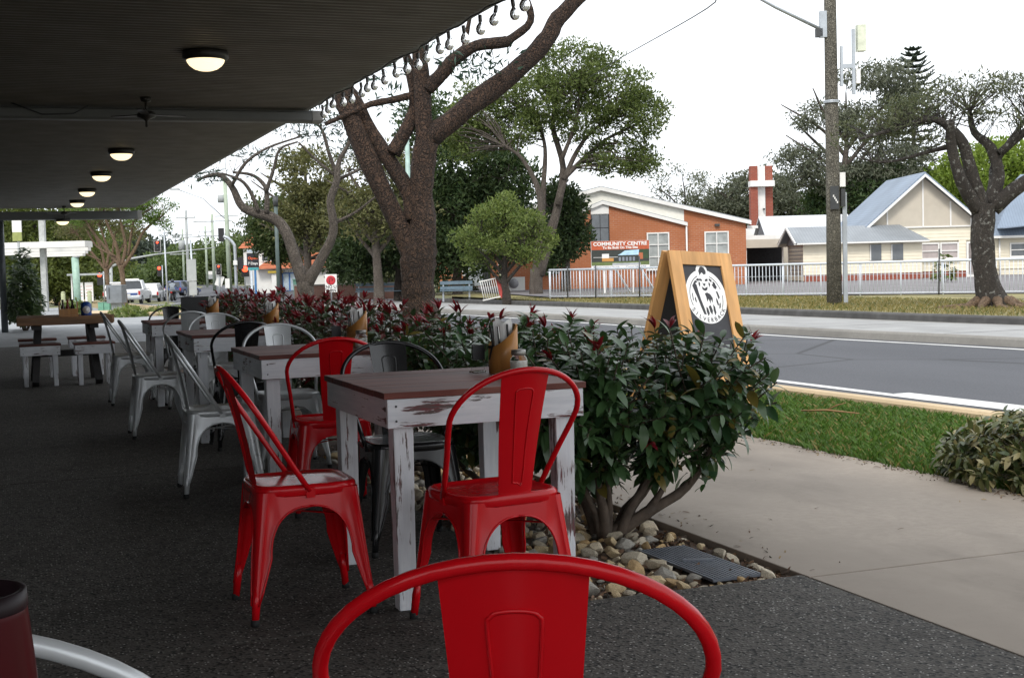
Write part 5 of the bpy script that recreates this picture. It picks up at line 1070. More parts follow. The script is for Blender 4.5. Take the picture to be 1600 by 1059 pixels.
cpk = MB().add([(17.2, 42.0, .105), (28.6, 25.2, .105), (60, 45, .105), (40, 85, .105), (22, 70, .105)], [(0, 1, 2, 3, 4)]).build('car_park', mat('car_park_asphalt', (.17, .16, .165), .9, .2, .8, bump=.3)); tag(cpk, kind='structure')
# ---- pale tubular fence along the far verge
M_fen = mat('fence_white', (.56, .60, .66), .45, .06, 5); A_, B_ = Vector((17.0, 41.85, .06)), Vector((26.9, 27.2, .06)); dr = (B_-A_); FL = dr.length; dr.normalize(); ang = math.atan2(dr.y, dr.x)
fn = empty('tube_fence', A_, ang, 'pale blue-white tubular picket fence along the far verge', 'fence')
MB().tube([(0, 0, .97), (FL, 0, .97)], .033, 8).build('top_rail', M_fen, fn); MB().tube([(0, 0, .09), (FL, 0, .09)], .017, 6).build('bottom_rail', M_fen, fn)
pk = MB().tube([(0, 0, .09), (0, 0, .95)], .0105, 6).mesh('picket', M_fen); n = int(FL/.115)
for k in range(n): put('picket', pk, fn, (k*.115+.05, 0, 0))
po = MB().tube([(0, 0, -.12), (0, 0, .97)], .026, 8).mesh('post', M_fen)
for k in range(int(FL/1.2)+1): put('post', po, fn, (k*1.2, .02, 0))
for k in range(8): MB().tube([(4.6, .0, .62), (FL-.3, .0, .62)], .005, 4).build('wire', M_fen, fn) if k == 0 else None
for s, h in ((.75, 1.08), (1.85, 1.10), (3.5, 1.35), (13.1, 1.30)): MB().tube([(s, -.06, -.05), (s+.02, -.06, h)], .022, 5).build('star_picket', M_dark, fn)
lp = S('leaning_fence_panel', 'loose white fence panel leaning beside the small tree', 'fence panel', -.65, 46, z=.06); lp.rotation_euler = (R(-6), R(-11), -YAW)
for k in range(8): MB().tube([(-.26+.075*k, 0, .03), (-.26+.075*k, 0, .70)], .012, 5).build('picket', M_wht, lp)
for z in (.05, .70): MB().box((0, 0, z), (.62, .035, .035)).build('rail', M_wht, lp)
MB().box((.36, .05, .33), (.14, .03, .66)).build('red_board', mat('red_board', (.40, .05, .04), .6), lp)
# ---- timber power pole
M_pole = bark('pole_timber', (.15, .138, .11), (.27, .25, .20), 2.5); M_gal = mat('galvanised', (.42, .45, .48), .45, .1, 4, metal=.5)
pp = S('power_pole', 'tall weathered timber power pole on the far verge with grey boxes and conduit', 'pole', 7.82, 32.5, z=0)
MB().tube([(0, 0, -.3), (0, 0, 2.5), (-.01, 0, 6), (-.02, 0, 11)], [.19, .17, .15, .125], 16, wob=.015, rng=random.Random(2)).build('timber', M_pole, pp)
MB().box((.26, -.05, 1.3), (.10, .06, 2.9)).build('conduit', M_gal, pp); MB().box((.20, -.1, 3.05), (.13, .12, .34)).build('fuse_box', M_wht, pp); MB().box((.21, -.1, 2.62), (.10, .10, .42)).build('dark_box', M_dark, pp); MB().box((-.01, -.19, 2.62), (.20, .05, .55)).build('number_plate', M_dark, pp)
for k in range(4): MB().box((-.04+.03*k, -.22, 2.66-.05*k), (.03, .01, .05)).build('digit', M_wht, pp)
MB().box((-.20, -.05, 6.75), (.16, .14, .62)).build('switch_box', M_gal, pp); MB().box((-.30, -.05, 6.55), (.16, .14, .20)).build('dark_box', M_dark, pp)
MB().tube([(-.22, -.05, 6.62), (-1.4, -.4, 7.12), (-2.9, -1.2, 7.75)], [.045, .04, .035], 8).build('lamp_arm', M_gal, pp)
MB().box((.23, -.05, 5.75), (.06, .08, .95)).box((.38, -.05, 5.75), (.34, .06, .10)).box((.52, -.05, 5.85), (.07, .07, 1.55)).build('bracket', M_gal, pp)
MB().box((.70, -.05, 6.40), (.20, .22, .62)).build('antenna', mat('pale_plastic', (.60, .63, .50), .5), pp); MB().box((.62, -.05, 5.5), (.10, .12, .34)).build('relay', M_wht, pp); MB().tube([(.60, -.1, 6.1), (.66, -.12, 5.9), (.60, -.1, 5.65)], .012, 5).build('lead', M_wht, pp)
for z in (4.9, 4.93): MB().lathe([(.178, -.02), (.182, -.02), (.182, .02), (.178, .02)], 16, c=(-.008, 0, z)).build('band', M_gal, pp)
wr = MB(); wr.tube([tuple(p) for p in smooth_path([(11.5, 20.9, 5.75), (14.7, 26.54, 6.75), (19.43, 40.78, 8.05), (22.0, 55.8, 8.15), (30, 110, 9)], 5)], .016, 5); tag(wr.build('overhead_wire', M_dark), 'single overhead wire crossing the sky above the tall tree', 'wire')
# ---- things on the far footpath, left of the hall
M_slate = mat('slate_blue', (.11, .16, .20), .6)
def bench(u, v, L, label):
    t = S('park_bench', label, 'bench', u, v, 'slate blue benches')
    for k in range(2): MB().box((0, 0, .52+.20*k), (L, .04, .13)).build('back_slat', M_slate, t)
    for k in range(2): MB().box((0, -.12-.16*k, .42), (L, .13, .04)).build('seat_slat', M_slate, t)
    for s in (-1, 1): MB().box((s*(L/2-.12), -.2, .2), (.06, .05, .4)).box((s*(L/2-.12), .03, .38), (.06, .05, .76)).build('leg', M_gal, t)
bench(-2.1, 52, 1.25, 'slate blue bench right of the big street tree'); bench(-5.6, 60, 2.6, 'long slate blue bench left of the big street tree')
hw = S('low_brick_wall', 'low brown brick wall behind the red hedge', 'wall', -7.6, 66); MB().box((0, 0, .35), (6.0, .22, .75)).build('wall_panel', brick_mat('brown_brick', (.20, .10, .075), (.15, .08, .06), (.2, .15, .12)), hw); MB().box((0, 0, .755), (6.1, .28, .06)).build('capping', M_kerb, hw)
low_shrub(*site(-2.55, 64)[:2], 1.1, .6, 1.0, 320, 'clipped green hedge beside the bench', 78, L_mid, (.10, .16), name='clipped_hedge', cat='hedge', z=-.1)
bh = S('brick_house', 'small brick building half hidden behind the small tree', 'building', -2.4, 76, z=0); MB().box((0, 2, 1.0), (3.4, 3.6, 2.1)).build('wall', M_brick, bh); MB().box((.1, 2, 2.15), (4.0, 4.4, .16)).build('roof', M_wht, bh); MB().box((.55, .17, 1.1), (1.1, .06, 1.9)).build('porch_wall', mat('grey_render', (.30, .33, .34), .8), bh); window(bh, -.32, .02, .75, 1.9, .16, M_pane, 1, 2, .04, False); MB().box((1.05, .12, 1.0), (.42, .05, 1.7)).build('door', M_dark, bh)
def sign_post(name, label, u, v, x, zc, w_, h, m, post=.03, cat='sign', z0=None, pm=None):
    t = S(name, label, cat, u, v); MB().tube([(0, 0, 0), (0, 0, zc+h/2)], post, 8).build('post', pm or M_gal, t); MB().box((x, -.04, zc), (w_, .02, h)).build('plate', m, t, bevel=.004); return t
t = sign_post('no_u_turn_sign', 'white NO U TURN sign above the red hedge', -7.2, 54, 0, .92, .48, .72, M_wht)
MB().lathe([(.15, 0), (.19, 0), (.19, .004), (.15, .004)], 24).build('red_ring', mat('sign_ring_red', (.45, .02, .03), .5), t, (0, -.052, 1.04)).rotation_euler = (PI/2, 0, 0)
MB().tube([(-.06, 0, -.1), (-.06, 0, .06), (-.03, 0, .09), (.03, 0, .09), (.06, 0, .06), (.06, 0, -.02)], .014, 5).build('u_arrow', M_cutb, t, (0, -.054, 1.04)); MB().add([(.02, 0, -.02), (.10, 0, -.02), (.06, 0, -.08)], [(0, 1, 2)]).build('arrow_head', M_cutb, t, (0, -.054, 1.04)); MB().bar((-.12, -.058, 1.16), (.12, -.058, .92), .035, .004, (0, 1, 0)).build('red_bar', mat('sign_ring_red', (.45, .02, .03), .5), t)
sign_text(t, 'NO U', .17, 0, .72, M_cutb, .004, 1, -.053); sign_text(t, 'TURN', .15, 0, .585, M_cutb, .004, 1, -.053)
t = sign_post('bus_stop_sign', 'pale blue stop sign on a white post by the big street tree', -3.1, 50, 0, .95, .24, .55, mat('pale_sign_blue', (.42, .53, .66), .5), pm=M_wht); MB().box((0, -.055, 1.22), (.16, .02, .34)).build('top_plate', mat('pale_sign_blue', (.42, .53, .66), .5), t)
MB().box((0, -.054, .78), (.12, .004, .05)).build('dark_mark', M_dark, t)
t = S('teal_pole', 'pale green steel pole standing behind the forks of the big tree', 'pole', -3.32, 45); MB().tube([(0, 0, 0), (0, 0, 6.2)], [.11, .07], 10).build('shaft', mat('pale_teal', (.30, .42, .38), .5), t); MB().lathe([(0, 0), (.19, 0), (.19, .02), (0, .02)], 12).build('base_plate', M_gal, t)
# ================================================================== DOWN THE STREET, LEFT
M_galp = mat('pole_grey', (.34, .36, .36), .6, .15, 3); M_gpole = mat('pole_pale_green', (.36, .42, .33), .7, .15, 3); M_lensr = emis('red_lamp', (1, .06, .02), 3.0, (.3, .02, .02)); M_lensd = mat('dark_lens', (.02, .02, .02), .3); M_sigb = mat('signal_black', (.012, .012, .013), .5)
def signal(t, x, y, z, facing=-1, lit=True, s=1.0, sx=1):
    h = MB().box((x, y, z), (.46*s*sx, .05, 1.05*s)).build('target_board', M_sigb, t); 
    if facing < 0:
        mb = MB()
        for q in (-1, 1): mb.box((x+q*.225*s*sx, y-.03, z), (.02*s, .02, 1.05*s)); mb.box((x, y-.031, z+q*.52*s), (.44*s*sx, .02, .02*s))
        mb.build('white_edge', M_wht, h)
        for k in range(3): MB().lathe([(0, .02), (.09*s, .02), (.10*s, 0), (0, 0)], 14).build('lens', (M_lensr if (k == 0 and lit) else M_lensd), h, (x, y-.05, z+(.33-.33*k)*s)).rotation_euler = (PI/2, 0, 0)
    return h
# red-roofed shop
def tile_mat():
    m, n, l, bs = new_mat('terracotta_tiles'); tc = n.new('ShaderNodeTexCoord'); wv = n.new('ShaderNodeTexWave'); wv.bands_direction = 'Z'; wv.inputs['Scale'].default_value = 1.6; l.new(tc.outputs['Object'], wv.inputs[0])
    k = mixc(n, l, ramp(n, l, noise(n, l, 2, 5), .3, .7), (.36, .10, .045), (.50, .17, .075)); k = mixc(n, l, ramp(n, l, wv.outputs[1], .8, 1), k, (.22, .06, .03)); l.new(k, bs.inputs['Base Color']); bs.inputs['Roughness'].default_value = .8; return m
M_tile = tile_mat()
rs = S('red_roofed_shop', 'white shop with red tiled roofs and blue front across the intersection', 'building', -16.5, 104, z=-.45)
def hip(t, x0, x1, y0, y1, z, h, ins): MB().add([(x0, y0, z), (x1, y0, z), (x1, y1, z), (x0, y1, z), (x0+ins, (y0+y1)/2, z+h), (x1-ins, (y0+y1)/2, z+h)], [(0, 1, 5, 4), (2, 3, 4, 5), (1, 2, 5), (3, 0, 4)]).build('roof', M_tile, t)
MB().box((-3.45, 4, 2.2), (2.2, 3, 3.0)).build('tower_wall', M_wht, rs); hip(rs, -4.9, -2.0, 2.2, 5.8, 3.65, 1.85, 1.35); window(rs, -4.3, -3.5, 2.55, 3.2, 2.46, M_pane, 1, 1, .06, False); window(rs, -3.15, -2.55, 2.55, 3.2, 2.46, M_pane, 1, 1, .06, False)
MB().box((.8, 4, 1.0), (9.0, 4, 2.0)).build('wall', M_wht, rs); hip(rs, -3.4, 5.6, 1.2, 6.5, 1.98, 1.2, 1.2); MB().box((3.4, 7, 3.0), (3.4, 2, 2.6)).build('upper_wall', M_wht, rs); hip(rs, 1.5, 5.3, 5.5, 8.5, 4.3, 1.1, 1.3)
f = MB().box((-.6, 1.95, .85), (2.4, .06, 1.6)).build('shopfront', mat('shop_blue', (.04, .13, .36), .5), rs)
for k in range(3): MB().box((-1.15+.55*k, 1.9, .9), (.42, .04, 1.3)).build('pane', mat('shop_pane', (.38, .45, .50), .15), f)
MB().box((-1.95, 1.6, .8), (.5, .4, 1.6)).build('pillar', M_wht, rs); MB().box((-1.9, 1.5, 1.72), (1.1, .5, .18)).build('yellow_sign', mat('yellow_board', (.42, .30, .03), .5), rs); MB().box((2.6, 1.8, .95), (2.6, .1, .9)).build('white_board', M_wht, rs)
t = S('pylon_sign', 'tall blue pylon sign with dark trading-hours panel', 'sign', -18.7, 98)
for s in (-1, 1): MB().box((s*.14, 0, .95), (.14, .12, 1.9)).build('leg', mat('pylon_white', (.62, .68, .74), .5) if s < 0 else mat('pylon_blue', (.05, .18, .40), .5), t)
MB().box((0, 0, 2.55), (.85, .16, 1.05)).build('panel', mat('pylon_black', (.012, .012, .018), .4), t); MB().box((0, -.01, 1.93), (.82, .16, .18)).build('teal_panel', mat('pylon_teal', (.05, .30, .32), .5), t); MB().box((0, -.01, 3.25), (.8, .14, .26)).build('top_panel', mat('pylon_pale', (.40, .46, .52), .5), t)
sign_text(t, 'Open', .26, 0, 2.62, mat('pylon_orange', (.75, .12, .03), .5), .004, 1.2, -.085); sign_text(t, '7 Days', .26, 0, 2.24, M_wht, .006, 1.0, -.085)
# main pole with lamp and signals at the intersection
t = S('street_light_pole', 'tall pale timber pole with street lamp at the intersection', 'pole', -21.9, 105, 'poles at the intersection')
MB().tube([(0, 0, 0), (-.1, 0, 9.5)], [.19, .15], 10).build('shaft', M_gpole, t); MB().tube([(-.1, 0, 5.9), (-1.8, -.2, 7.6), (-3.6, -.4, 8.3)], .045, 6).build('lamp_arm', M_gal, t); MB().box((-3.9, -.4, 8.35), (.7, .22, .12)).build('lamp_head', M_galp, t); MB().box((-.08, 0, 6.2), (1.8, .08, .08)).build('crossarm', M_galp, t)
MB().lathe([(0, -.3), (.26, -.3), (.28, 0), (.22, .3), (0, .32)], 12, c=(-.45, 0, 7.55)).build('transformer', M_galp, t)
signal(t, -.50, -.15, 4.75, 1); 
t = S('signal_post', 'red traffic signal on a low post beside the tall pole', 'traffic light', -22.5, 104, 'traffic signals'); MB().tube([(0, 0, 0), (0, 0, 1.9)], .06, 8).build('post', M_galp, t); signal(t, 0, -.08, 2.12, -1, True, .78, 1.15)
MB().box((.62, 0, 1.05), (.35, .04, .75)).build('white_plate', M_wht, t); MB().box((.0, .1, 1.25), (.55, .03, .8), rot=Euler((0, .35, 0))).build('tilted_plate', M_wht, t)
t = S('curved_signal_mast', 'galvanised mast with curved top carrying signals by the shop', 'traffic light', -21.55, 104, 'traffic signals'); MB().tube([tuple(p) for p in smooth_path([(.35, 0, 0), (.35, 0, 3.4), (.25, 0, 4.0), (-.15, 0, 4.45), (-.5, 0, 4.6)], 4)], .12, 10).build('mast', M_gal, t); MB().box((.38, -.14, 2.55), (.3, .2, .35)).build('control_box', M_wht, t); signal(t, .75, 0, 2.5, 1, s=.9)
t = S('signal_post', 'small red signal by the pylon sign', 'traffic light', -20.9, 106, 'traffic signals'); MB().tube([(0, 0, 0), (0, 0, 2.2)], .05, 8).build('post', M_galp, t); MB().lathe([(0, .02), (.24, .02), (.24, 0), (0, 0)], 16).build('lens', M_lensr, t, (.05, -.1, 1.95)).rotation_euler = (PI/2, 0, 0); MB().box((.05, -.03, 1.8), (.6, .06, .9)).build('target_board', M_sigb, t)
t = S('mast_arm_signal', 'red signal hanging on a long mast arm over the road', 'traffic light', -33.5, 115, 'traffic signals'); MB().tube([(-.6, 0, 0), (-.6, 0, 3.2)], .14, 8).build('mast', M_galp, t); MB().tube([(-.6, 0, 3.1), (1.2, 0, 3.75), (3.3, 0, 4.05), (8.4, 0, 4.5)], [.11, .09, .07, .04], 8).build('arm', M_galp, t); signal(t, 3.5, -.15, 4.75, -1, True, .92, 1.35)
for u, v, z, lab in ((-31.0, 120, 2.6, 'red signal left of the ute on a slim post'), (-29.0, 96, 1.9, 'small red signal beside the bus shelter')):
    t = S('signal_post', lab, 'traffic light', u, v, 'traffic signals'); MB().tube([(0, 0, 0), (0, 0, z+.5)], .05, 8).build('post', M_gal, t); MB().box((-.25, -.06, z), (.4, .08, .95)).build('target_board', M_sigb, t); MB().lathe([(0, .02), (.15, .02), (.15, 0), (0, 0)], 14).build('lens', M_lensr, t, (-.25, -.13, z+.25)).rotation_euler = (PI/2, 0, 0)
def upole(u, v, h, lab, arms=((0, 1.6),), r=.15, m=None, box=False, lean=0):
    t = S('utility_pole', lab, 'pole', u, v, 'utility poles down the street'); MB().tube([(0, 0, 0), (lean, 0, h)], [r, r*.75], 8).build('shaft', m or M_gpole, t)
    for dz, w_ in arms: MB().box((lean, -.1, h-.5-dz), (w_, .1, .1)).build('crossarm', M_galp, t); [MB().box((lean+s*w_*.45, -.1, h-.38-dz), (.06, .06, .16)).build('insulator', M_galp, t) for s in (-1, 0, 1)]
    if box: MB().lathe([(0, -.45), (.3, -.45), (.3, .45), (0, .45)], 10, c=(-.5, 0, h-3.2)).build('transformer', M_galp, t)
upole(-29.9, 125, 7.9, 'pole with two crossarms left of the tall lamp pole', ((.2, 1.8), (2.0, 2.6)), .16, M_galp, True); upole(-28.6, 130, 7.4, 'pole with double crossarms behind the black signal', ((.2, 3.6), (1.6, 3.0)), .17); upole(-33.8, 150, 6.8, 'thin pole above the blue car', ((.2, 1.4),), .14); upole(-40.0, 165, 7.2, 'pale pole far down the road above the motorbike', ((.3, 2.4), (2.6, 3.2)), .14)
t = S('sign_back_pole', 'slim pole carrying two grey sign backs beyond the planters', 'sign', -11.3, 48); MB().tube([(0, 0, -.1), (-.06, 0, 2.6)], .035, 8).build('post', M_gal, t); MB().box((-.05, -.05, 1.52), (.34, .02, .78)).build('plate', M_galp, t); MB().box((-.02, -.05, .87), (.27, .02, .48)).build('plate', M_galp, t)
t = S('slim_post', 'slim silver post at the kerb in front of the traffic', 'post', -12.75, 50); MB().tube([(0, 0, -.1), (-.05, 0, 3.0)], .03, 8).build('shaft', M_gal, t); MB().tube([(-.05, 0, 2.95), (.3, 0, 3.02)], .02, 6).build('bracket', M_gal, t)
t = S('green_light_pole', 'dark green lamp pole in front of the bare-limbed tree', 'pole', -6.9, 40); MB().tube([(0, 0, -.1), (0, 0, 3.5)], .055, 10).build('shaft', mat('dark_green_steel', (.07, .10, .095), .5), t); MB().tube([(0, 0, 3.2), (0, 0, 3.5)], .075, 10).build('sleeve', M_dark, t)
t = S('street_notice', 'white and grey street notice board beyond the intersection', 'sign', -30.0, 136); MB().tube([(0, 0, 0), (0, 0, 1.2)], .05, 6).build('post', M_galp, t); MB().box((0, 0, 1.7), (1.0, .04, .35)).build('white_plate', M_wht, t); MB().box((0, 0, 1.3), (1.0, .04, .42)).build('grey_plate', M_galp, t)
t = S('green_bin', 'green wheelie bin with grey lid by the low brick wall', 'bin', -13.2, 84); MB().prism([(-.28, 0), (.28, 0), (.34, 1.0), (-.34, 1.0)], -.3, .35, 'y').build('body', mat('bin_green', (.09, .20, .15), .6), t); MB().box((0, 0, 1.04), (.74, .74, .07)).build('lid', mat('bin_lid', (.12, .24, .18), .6), t)
# vehicles ------------------------------------------------------------
M_tyre = mat('tyre', (.014, .014, .015), .9); M_rimm = mat('wheel_rim', (.35, .35, .36), .35, metal=.8); M_tail = mat('tail_lamp', (.40, .012, .012), .25); M_glass = mat('car_glass', (.025, .03, .035), .08, spec=.8); M_plate = mat('number_plate', (.6, .6, .56), .5)
def car(name, label, u, v, L, W, H, paint, kind='suv', group='vehicles waiting at the lights', rz=R(5)):
    """seen from behind; local -y is the rear"""
    t = S(name, label, 'car' if kind != 'ute' else 'ute', u, v, group, rz=rz); zb, zw = .32, H*.56; y0, y1 = -L/2, L/2; mp = mat('paint_'+name, paint, .3, .05, 3, coat=.4)
    if kind == 'ute': prof = [(y0, zb), (y0, zw+.1), (y0+1.55, zw+.1), (y0+1.6, zw), (y1-1.3, zw), (y1-.1, zw-.12), (y1, zb+.25), (y1, zb)]; cab = [(y0+1.62, zw), (y0+1.78, H-.04), (y0+2.0, H), (y1-2.2, H), (y1-1.5, zw)]
    else: prof = [(y0+.04, zb), (y0, zb+.3), (y0+.05, zw), (y1-1.15, zw), (y1-.1, zw-.15), (y1, zb+.25), (y1, zb)]; cab = [(y0+.06, zw), (y0+.32, H-.06), (y0+.6, H), (y1-2.0, H), (y1-1.15, zw)]
    MB().prism(prof, -W/2, W/2, 'x').build('body', mp, t, bevel=.05)
    mb = MB(); n = len(cab); ins = lambda z: .05+.20*(z-zw)/(H-zw); V_ = [(s*(W/2-ins(z)), y, z) for s in (-1, 1) for y, z in cab]; mb.add(V_, [tuple(range(n)), tuple(range(2*n-1, n-1, -1))]+[(i, n+i, n+(i+1) % n, (i+1) % n) for i in range(n)]); mb.build('cabin', mp, t, bevel=.03)
    a, b = cab[0], cab[1]; f = lambda q, off: (a[0]+(b[0]-a[0])*q-off, a[1]+(b[1]-a[1])*q)
    y_0, z_0 = f(.12, .015); y_1, z_1 = f(.94, .015); MB().add([(-(W/2-ins(z_0)-.09), y_0, z_0), (W/2-ins(z_0)-.09, y_0, z_0), (W/2-ins(z_1)-.08, y_1, z_1), (-(W/2-ins(z_1)-.08), y_1, z_1)], [(0, 1, 2, 3)]).build('rear_window', M_glass, t)
    for s in (-1, 1):
        MB().add([(s*(W/2-ins(z)+.006), y+dy, z) for y, z, dy in ((cab[0][0], zw+.05, .25), (cab[-1][0], zw+.05, -.25), (cab[-2][0], H-.08, -.02), (cab[1][0], H-.08, .2))], [(0, 1, 2, 3)]).build('side_window', M_glass, t)
        MB().box((s*(W/2-.09), y0+.015, zw-.18), (.15, .10, .30)).build('tail_light', M_tail, t)
        for y in (y0+.78, y1-.85):
            w_ = MB().tube([(s*(W/2-.22), y, .33), (s*(W/2+.005), y, .33)], .335, 18).build('wheel', M_tyre, t); MB().tube([(s*(W/2+.004), y, .33), (s*(W/2+.012), y, .33)], .2, 14).build('rim', M_rimm, w_)
        MB().box((s*(W/2+.06), cab[-1][0]-.35, zw+.1), (.14, .12, .16)).build('mirror', mp, t)
    MB().box((0, y0-.03, .48), (W-.06, .16, .22)).build('bumper', M_dark if kind != 'ute' else M_gal, t, bevel=.03); MB().box((0, y0-.03, zw-.30), (.38, .03, .12)).build('number_plate', M_plate, t)
    if kind == 'ute':
        MB().box((0, y0-.015, zw-.26), (W-.45, .03, .16)).build('blue_stripe', mat('ute_blue', (.03, .07, .24), .4), t); MB().box((0, y0+1.7, H+.06), (1.1, .25, .12)).build('light_bar', M_wht, t)
    return t
car('white_ute', 'white ute with blue tailgate stripe waiting behind the street tree', -29.4, 105, 4.9, 1.88, 1.80, (.70, .71, .73), 'ute'); car('white_suv', 'white hatchback SUV right of the ute', -32.2, 121, 4.4, 1.78, 1.62, (.70, .71, .72)); car('blue_car', 'dark blue car beyond the motorbike', -31.2, 128, 4.3, 1.75, 1.45, (.02, .05, .17), 'sedan', rz=R(-12)); car('white_van', 'white car mostly hidden left of the ute', -32.6, 112, 4.4, 1.78, 1.75, (.68, .69, .70))
mk = S('motorbike', 'dark motorbike stopped in the middle lane', 'motorbike', -27.6, 110, rz=R(4)); M_bk = mat('bike_black', (.014, .014, .015), .35)
for y in (-.7, .7): w_ = MB().tube([(-.07, y, .31), (.07, y, .31)], .31, 18).build('wheel', M_tyre, mk); MB().tube([(-.075, y, .31), (.075, y, .31)], .16, 12).build('rim', M_rimm, w_)
MB().lathe([(0, -.5), (.14, -.45), (.2, 0), (.16, .4), (0, .45)], 12).build('tank', M_bk, mk, (0, .1, .72)).rotation_euler = (PI/2, 0, 0)
MB().box((0, -.45, .78), (.28, .7, .1)).build('seat', M_bk, mk, bevel=.03); MB().tube([(-.38, .38, 1.02), (0, .5, .98), (.38, .38, 1.02)], .02, 6).build('handlebar', M_bk, mk); MB().box((0, -.85, .72), (.16, .08, .1)).build('tail_light', M_tail, mk); MB().box((0, .05, .45), (.3, .6, .35)).build('engine', M_dark, mk, bevel=.03)
def skin_body(name, chains, mat_, parent, sub=1):
    me = bpy.data.meshes.new(name); V_, E_, Rr = [], [], []; idx = {}
    for ch in chains:
        prev = None
        for (p, r) in ch:
            k = tuple(round(c, 3) for c in p)
            if k not in idx: idx[k] = len(V_); V_.append(p); Rr.append(r)
            if prev is not None: E_.append((prev, idx[k]))
            prev = idx[k]
    me.from_pydata(V_, E_, []); o = put(name, me, parent); o.modifiers.new('skin', 'SKIN'); 
    sv = me.skin_vertices[0].data if len(me.skin_vertices) else None
    if sv is None: me.attributes  # layer appears with the modifier
    for i, r in enumerate(Rr):
        me.skin_vertices[0].data[i].radius = (r, r)
    me.skin_vertices[0].data[0].use_root = True; s_ = o.modifiers.new('sub', 'SUBSURF'); s_.levels = sub; s_.render_levels = sub; me.materials.append(mat_); return o
pe = empty('person', mk.location, mk.rotation_euler.z, 'rider in grey jacket and dark helmet sitting on the motorbike', 'person')
ch = [[((0, -.42, .90), .17), ((0, -.36, 1.10), .17), ((0, -.28, 1.36), .18), ((0, -.24, 1.47), .07), ((0, -.22, 1.54), .06)]]
for s in (-1, 1): ch += [[((0, -.28, 1.36), .18), ((s*.20, -.24, 1.38), .075), ((s*.30, -.02, 1.16), .055), ((s*.36, .32, 1.05), .045)], [((0, -.42, .90), .17), ((s*.17, -.30, .86), .10), ((s*.26, .06, .70), .075), ((s*.27, -.12, .28), .055), ((s*.27, -.02, .10), .05)]]
try: skin_body('body', ch, mat('rider_grey', (.22, .25, .28), .8), pe)
except Exception as ex_: print('skin failed', ex_)
MB().lathe([(0, -.15), (.09, -.14), (.13, -.05), (.135, .03), (.10, .11), (.05, .145), (0, .15)], 16, c=(0, -.20, 1.64)).build('helmet', mat('helmet_dark', (.03, .035, .05), .25), pe)
# bus shelter, canopy and things round it -----------------------------
t = S('street_canopy', 'flat white canopy on a grey column beyond the picnic table', 'shelter', -22.95, 66)
MB().box((-.15, 0, 3.25), (5.0, 1.2, .30)).build('roof', M_wht, t)
for k in range(3): MB().box((-.7-.3*k, 2.0+1.6*k, 3.05-.10*k), (4.3-.7*k+.6, .5, .18)).build('rafter', M_wht, t)
MB().box((-.0, .3, 2.3), (.26, .26, 5.0)).build('column', mat('column_grey', (.40, .41, .40), .6), t)
t = S('roadside_sign', 'white and olive sign board above the canopy at the left edge', 'sign', -22.6, 62); MB().box((-.02, 0, 4.0), (.42, .08, .55)).build('white_panel', M_wht, t); MB().box((-.02, 0, 3.52), (.42, .08, .40)).build('olive_panel', mat('olive_panel', (.28, .31, .10), .6), t); MB().tube([(0, .06, 0), (0, .06, 4.2)], .06, 8).build('post', M_galp, t)
t = S('bus_shelter', 'bus shelter with notice boards down the street', 'shelter', -26.6, 85); MB().box((0, 0, 2.05), (2.4, 1.2, .12)).build('roof', M_galp, t)
for s in (-1, 1): MB().box((s*1.1, 0, 1.0), (.08, .08, 2.0)).build('post', M_wht, t)
for k, x in enumerate((-.62, .0)): MB().box((x, -.1, .95), (.52, .05, 1.2)).build('notice_board', M_wht, t); [MB().box((x, -.13, .7+.2*q), (.4, .01, .03)).build('notice_line', mat('notice_red', (.45, .16, .12), .6), t) for q in range(4)]
t = S('notice_board', 'small white notice board right of the bus shelter', 'sign', -24.6, 84); MB().box((0, 0, 1.0), (.6, .04, .75)).build('plate', M_wht, t); MB().box((0, .03, .6), (.06, .04, 1.2)).build('post', M_galp, t)
t = S('pale_green_pole', 'pale green steel pole by the bus shelter', 'pole', -18.35, 57); MB().tube([(0, 0, 0), (-.05, 0, 2.35)], .15, 12).build('shaft', mat('pale_green', (.30, .44, .36), .5), t); MB().lathe([(0, 2.35), (.16, 2.35), (.16, 2.39), (0, 2.4)], 12).build('cap', M_galp, t)
t = S('control_cabinet', 'grey traffic control cabinet on a pedestal beside the street tree', 'cabinet', -13.55, 46); MB().box((0, .25, .75), (.52, .62, .62)).build('box', mat('cabinet_grey', (.16, .18, .20), .5), t, bevel=.01); MB().box((.03, .25, .2), (.34, .4, .5)).build('pedestal', mat('cabinet_base', (.20, .23, .25), .6), t); MB().box((-.16, -.075, .78), (.012, .03, .4)).build('handle', M_dark, t)
for u, v, lab in ((-19.3, 58, 'pale timber bollard left of the condiment caddy'), (-17.85, 57, 'pale timber bollard right of the pale green pole')):
    t = S('bollard', lab, 'bollard', u, v, 'timber bollards'); MB().tube([(0, 0, 0), (0, 0, .86)], .09, 10).build('shaft', mat('bollard_timber', (.34, .36, .22), .8), t); MB().lathe([(.09, .86), (.085, .90), (.05, .93), (0, .935)], 10).build('cap', mat('bollard_timber', (.34, .36, .22), .8), t)
for k in range(2):
    t = S('service_pillar', ('green service pillar, left of a pair' if k == 0 else 'green service pillar, right of a pair'), 'cabinet', -16.45+.24*k, 54, 'green service pillars'); MB().box((0, 0, .2), (.22, .2, .42)).build('body', mat('service_green', (.14, .32, .22), .6), t, bevel=.012); MB().box((0, 0, .425), (.24, .22, .03)).build('lid', mat('service_green', (.14, .32, .22), .6), t)
low_shrub(.32, 32.8, .42, 1.6, 1.95, 420, 'tall dark creeper-covered shrub at the awning post', 81, L_dark, (.10, .16), name='dark_shrub')
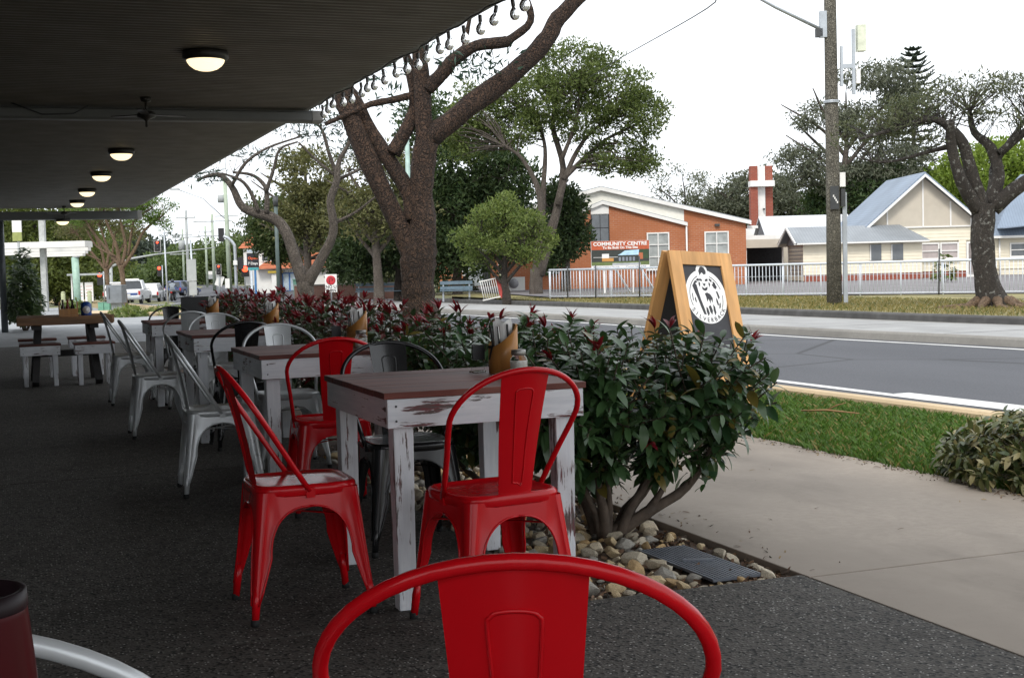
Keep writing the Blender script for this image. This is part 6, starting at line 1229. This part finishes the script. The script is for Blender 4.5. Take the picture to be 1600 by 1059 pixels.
for i, (x, y, hx_, hy_, lab) in enumerate(((3.6, 45.5, .7, 1.6, 'low green ground cover in front of the street tree'), (5.0, 46.5, .9, 2.0, 'low ground cover planter at the kerb, right'), (4.4, 58, .8, 2.4, 'low ground cover round the street tree trunk'), (2.4, 57, .5, .6, 'olive shrub between the bollards'))): low_shrub(x, y, hx_, hy_, .35 if i < 3 else .7, 170, lab, 90+i, L_mid, (.10, .16), name='ground_cover', group='kerbside planters', z=zg(x, y)-.02)
pk_ = MB().box((4.2, 47.5, -.10), (3.4, 5.0, .2)).build('planter_kerb', M_kerby, bevel=.03); tag(pk_, kind='structure')
# street trees by the traffic
TL = [[(-1.0, -.6, 0.18), (-1.01, 0.09, 0.131), (-1.08, 1.26, 0.116), (-1.12, 1.69, 0.145)], [(-1.12, 1.6, 0.087), (-1.65, 2.28, 0.073), (-2.34, 3.17, 0.058), (-2.75, 3.76, 0.044)], [(-1.15, 1.69, 0.087), (-1.34, 2.71, 0.073), (-1.73, 3.73, 0.058), (-1.85, 4.31, 0.044)],
 [(-1.09, 1.69, 0.087), (-0.91, 2.55, 0.073), (-1.08, 3.42, 0.058), (-1.28, 4.15, 0.044)], [(-1.04, 1.6, 0.087), (-0.48, 2.4, 0.073), (-0.02, 3.25, 0.058), (0.88, 3.95, 0.044)], [(-0.78, 2.12, 0.058), (-0.6, 2.98, 0.058), (-0.38, 3.7, 0.044), (0.46, 4.25, 0.029)], [(-1.37, 2.13, 0.058), (-2.21, 2.59, 0.044), (-2.62, 3.32, 0.044)]]
tree('feathery_tree', 'tan-stemmed street tree with upswept branches by the waiting ute', -16.5, 61, TL, [(.5, 0, 4.3, .9, .9, .5), (.9, 0, 3.6, .5, .6, .3), (-.6, 0, 4.6, 1.2, 1, .5), (-1.8, 0, 4.5, 1.1, 1, .5), (-2.8, 0, 4.0, .8, .8, .5), (-.2, 0, 3.9, .8, .8, .4)], 110, 42, .34, .15, .3, L_bright, B_tan, 71, depth=.7, tw=100, r0=.03, flat=.5)
TL2 = [[(a*1.0, b, c) for a, b, c in p] for p in TL]
tree('feathery_tree', 'second tan-stemmed street tree behind the grey cabinet', -21.7, 76, TL2, [(-.5, 0, 4.6, 1.5, 1, .8), (-1.8, 0, 4.6, 1.3, 1, .7), (-2.8, 0, 3.8, .9, .8, .6), (.4, 0, 3.8, 1.0, .8, .6)], 110, 40, .4, .17, .3, L_olive, B_tan, 72, depth=.7, tw=110, r0=.03)
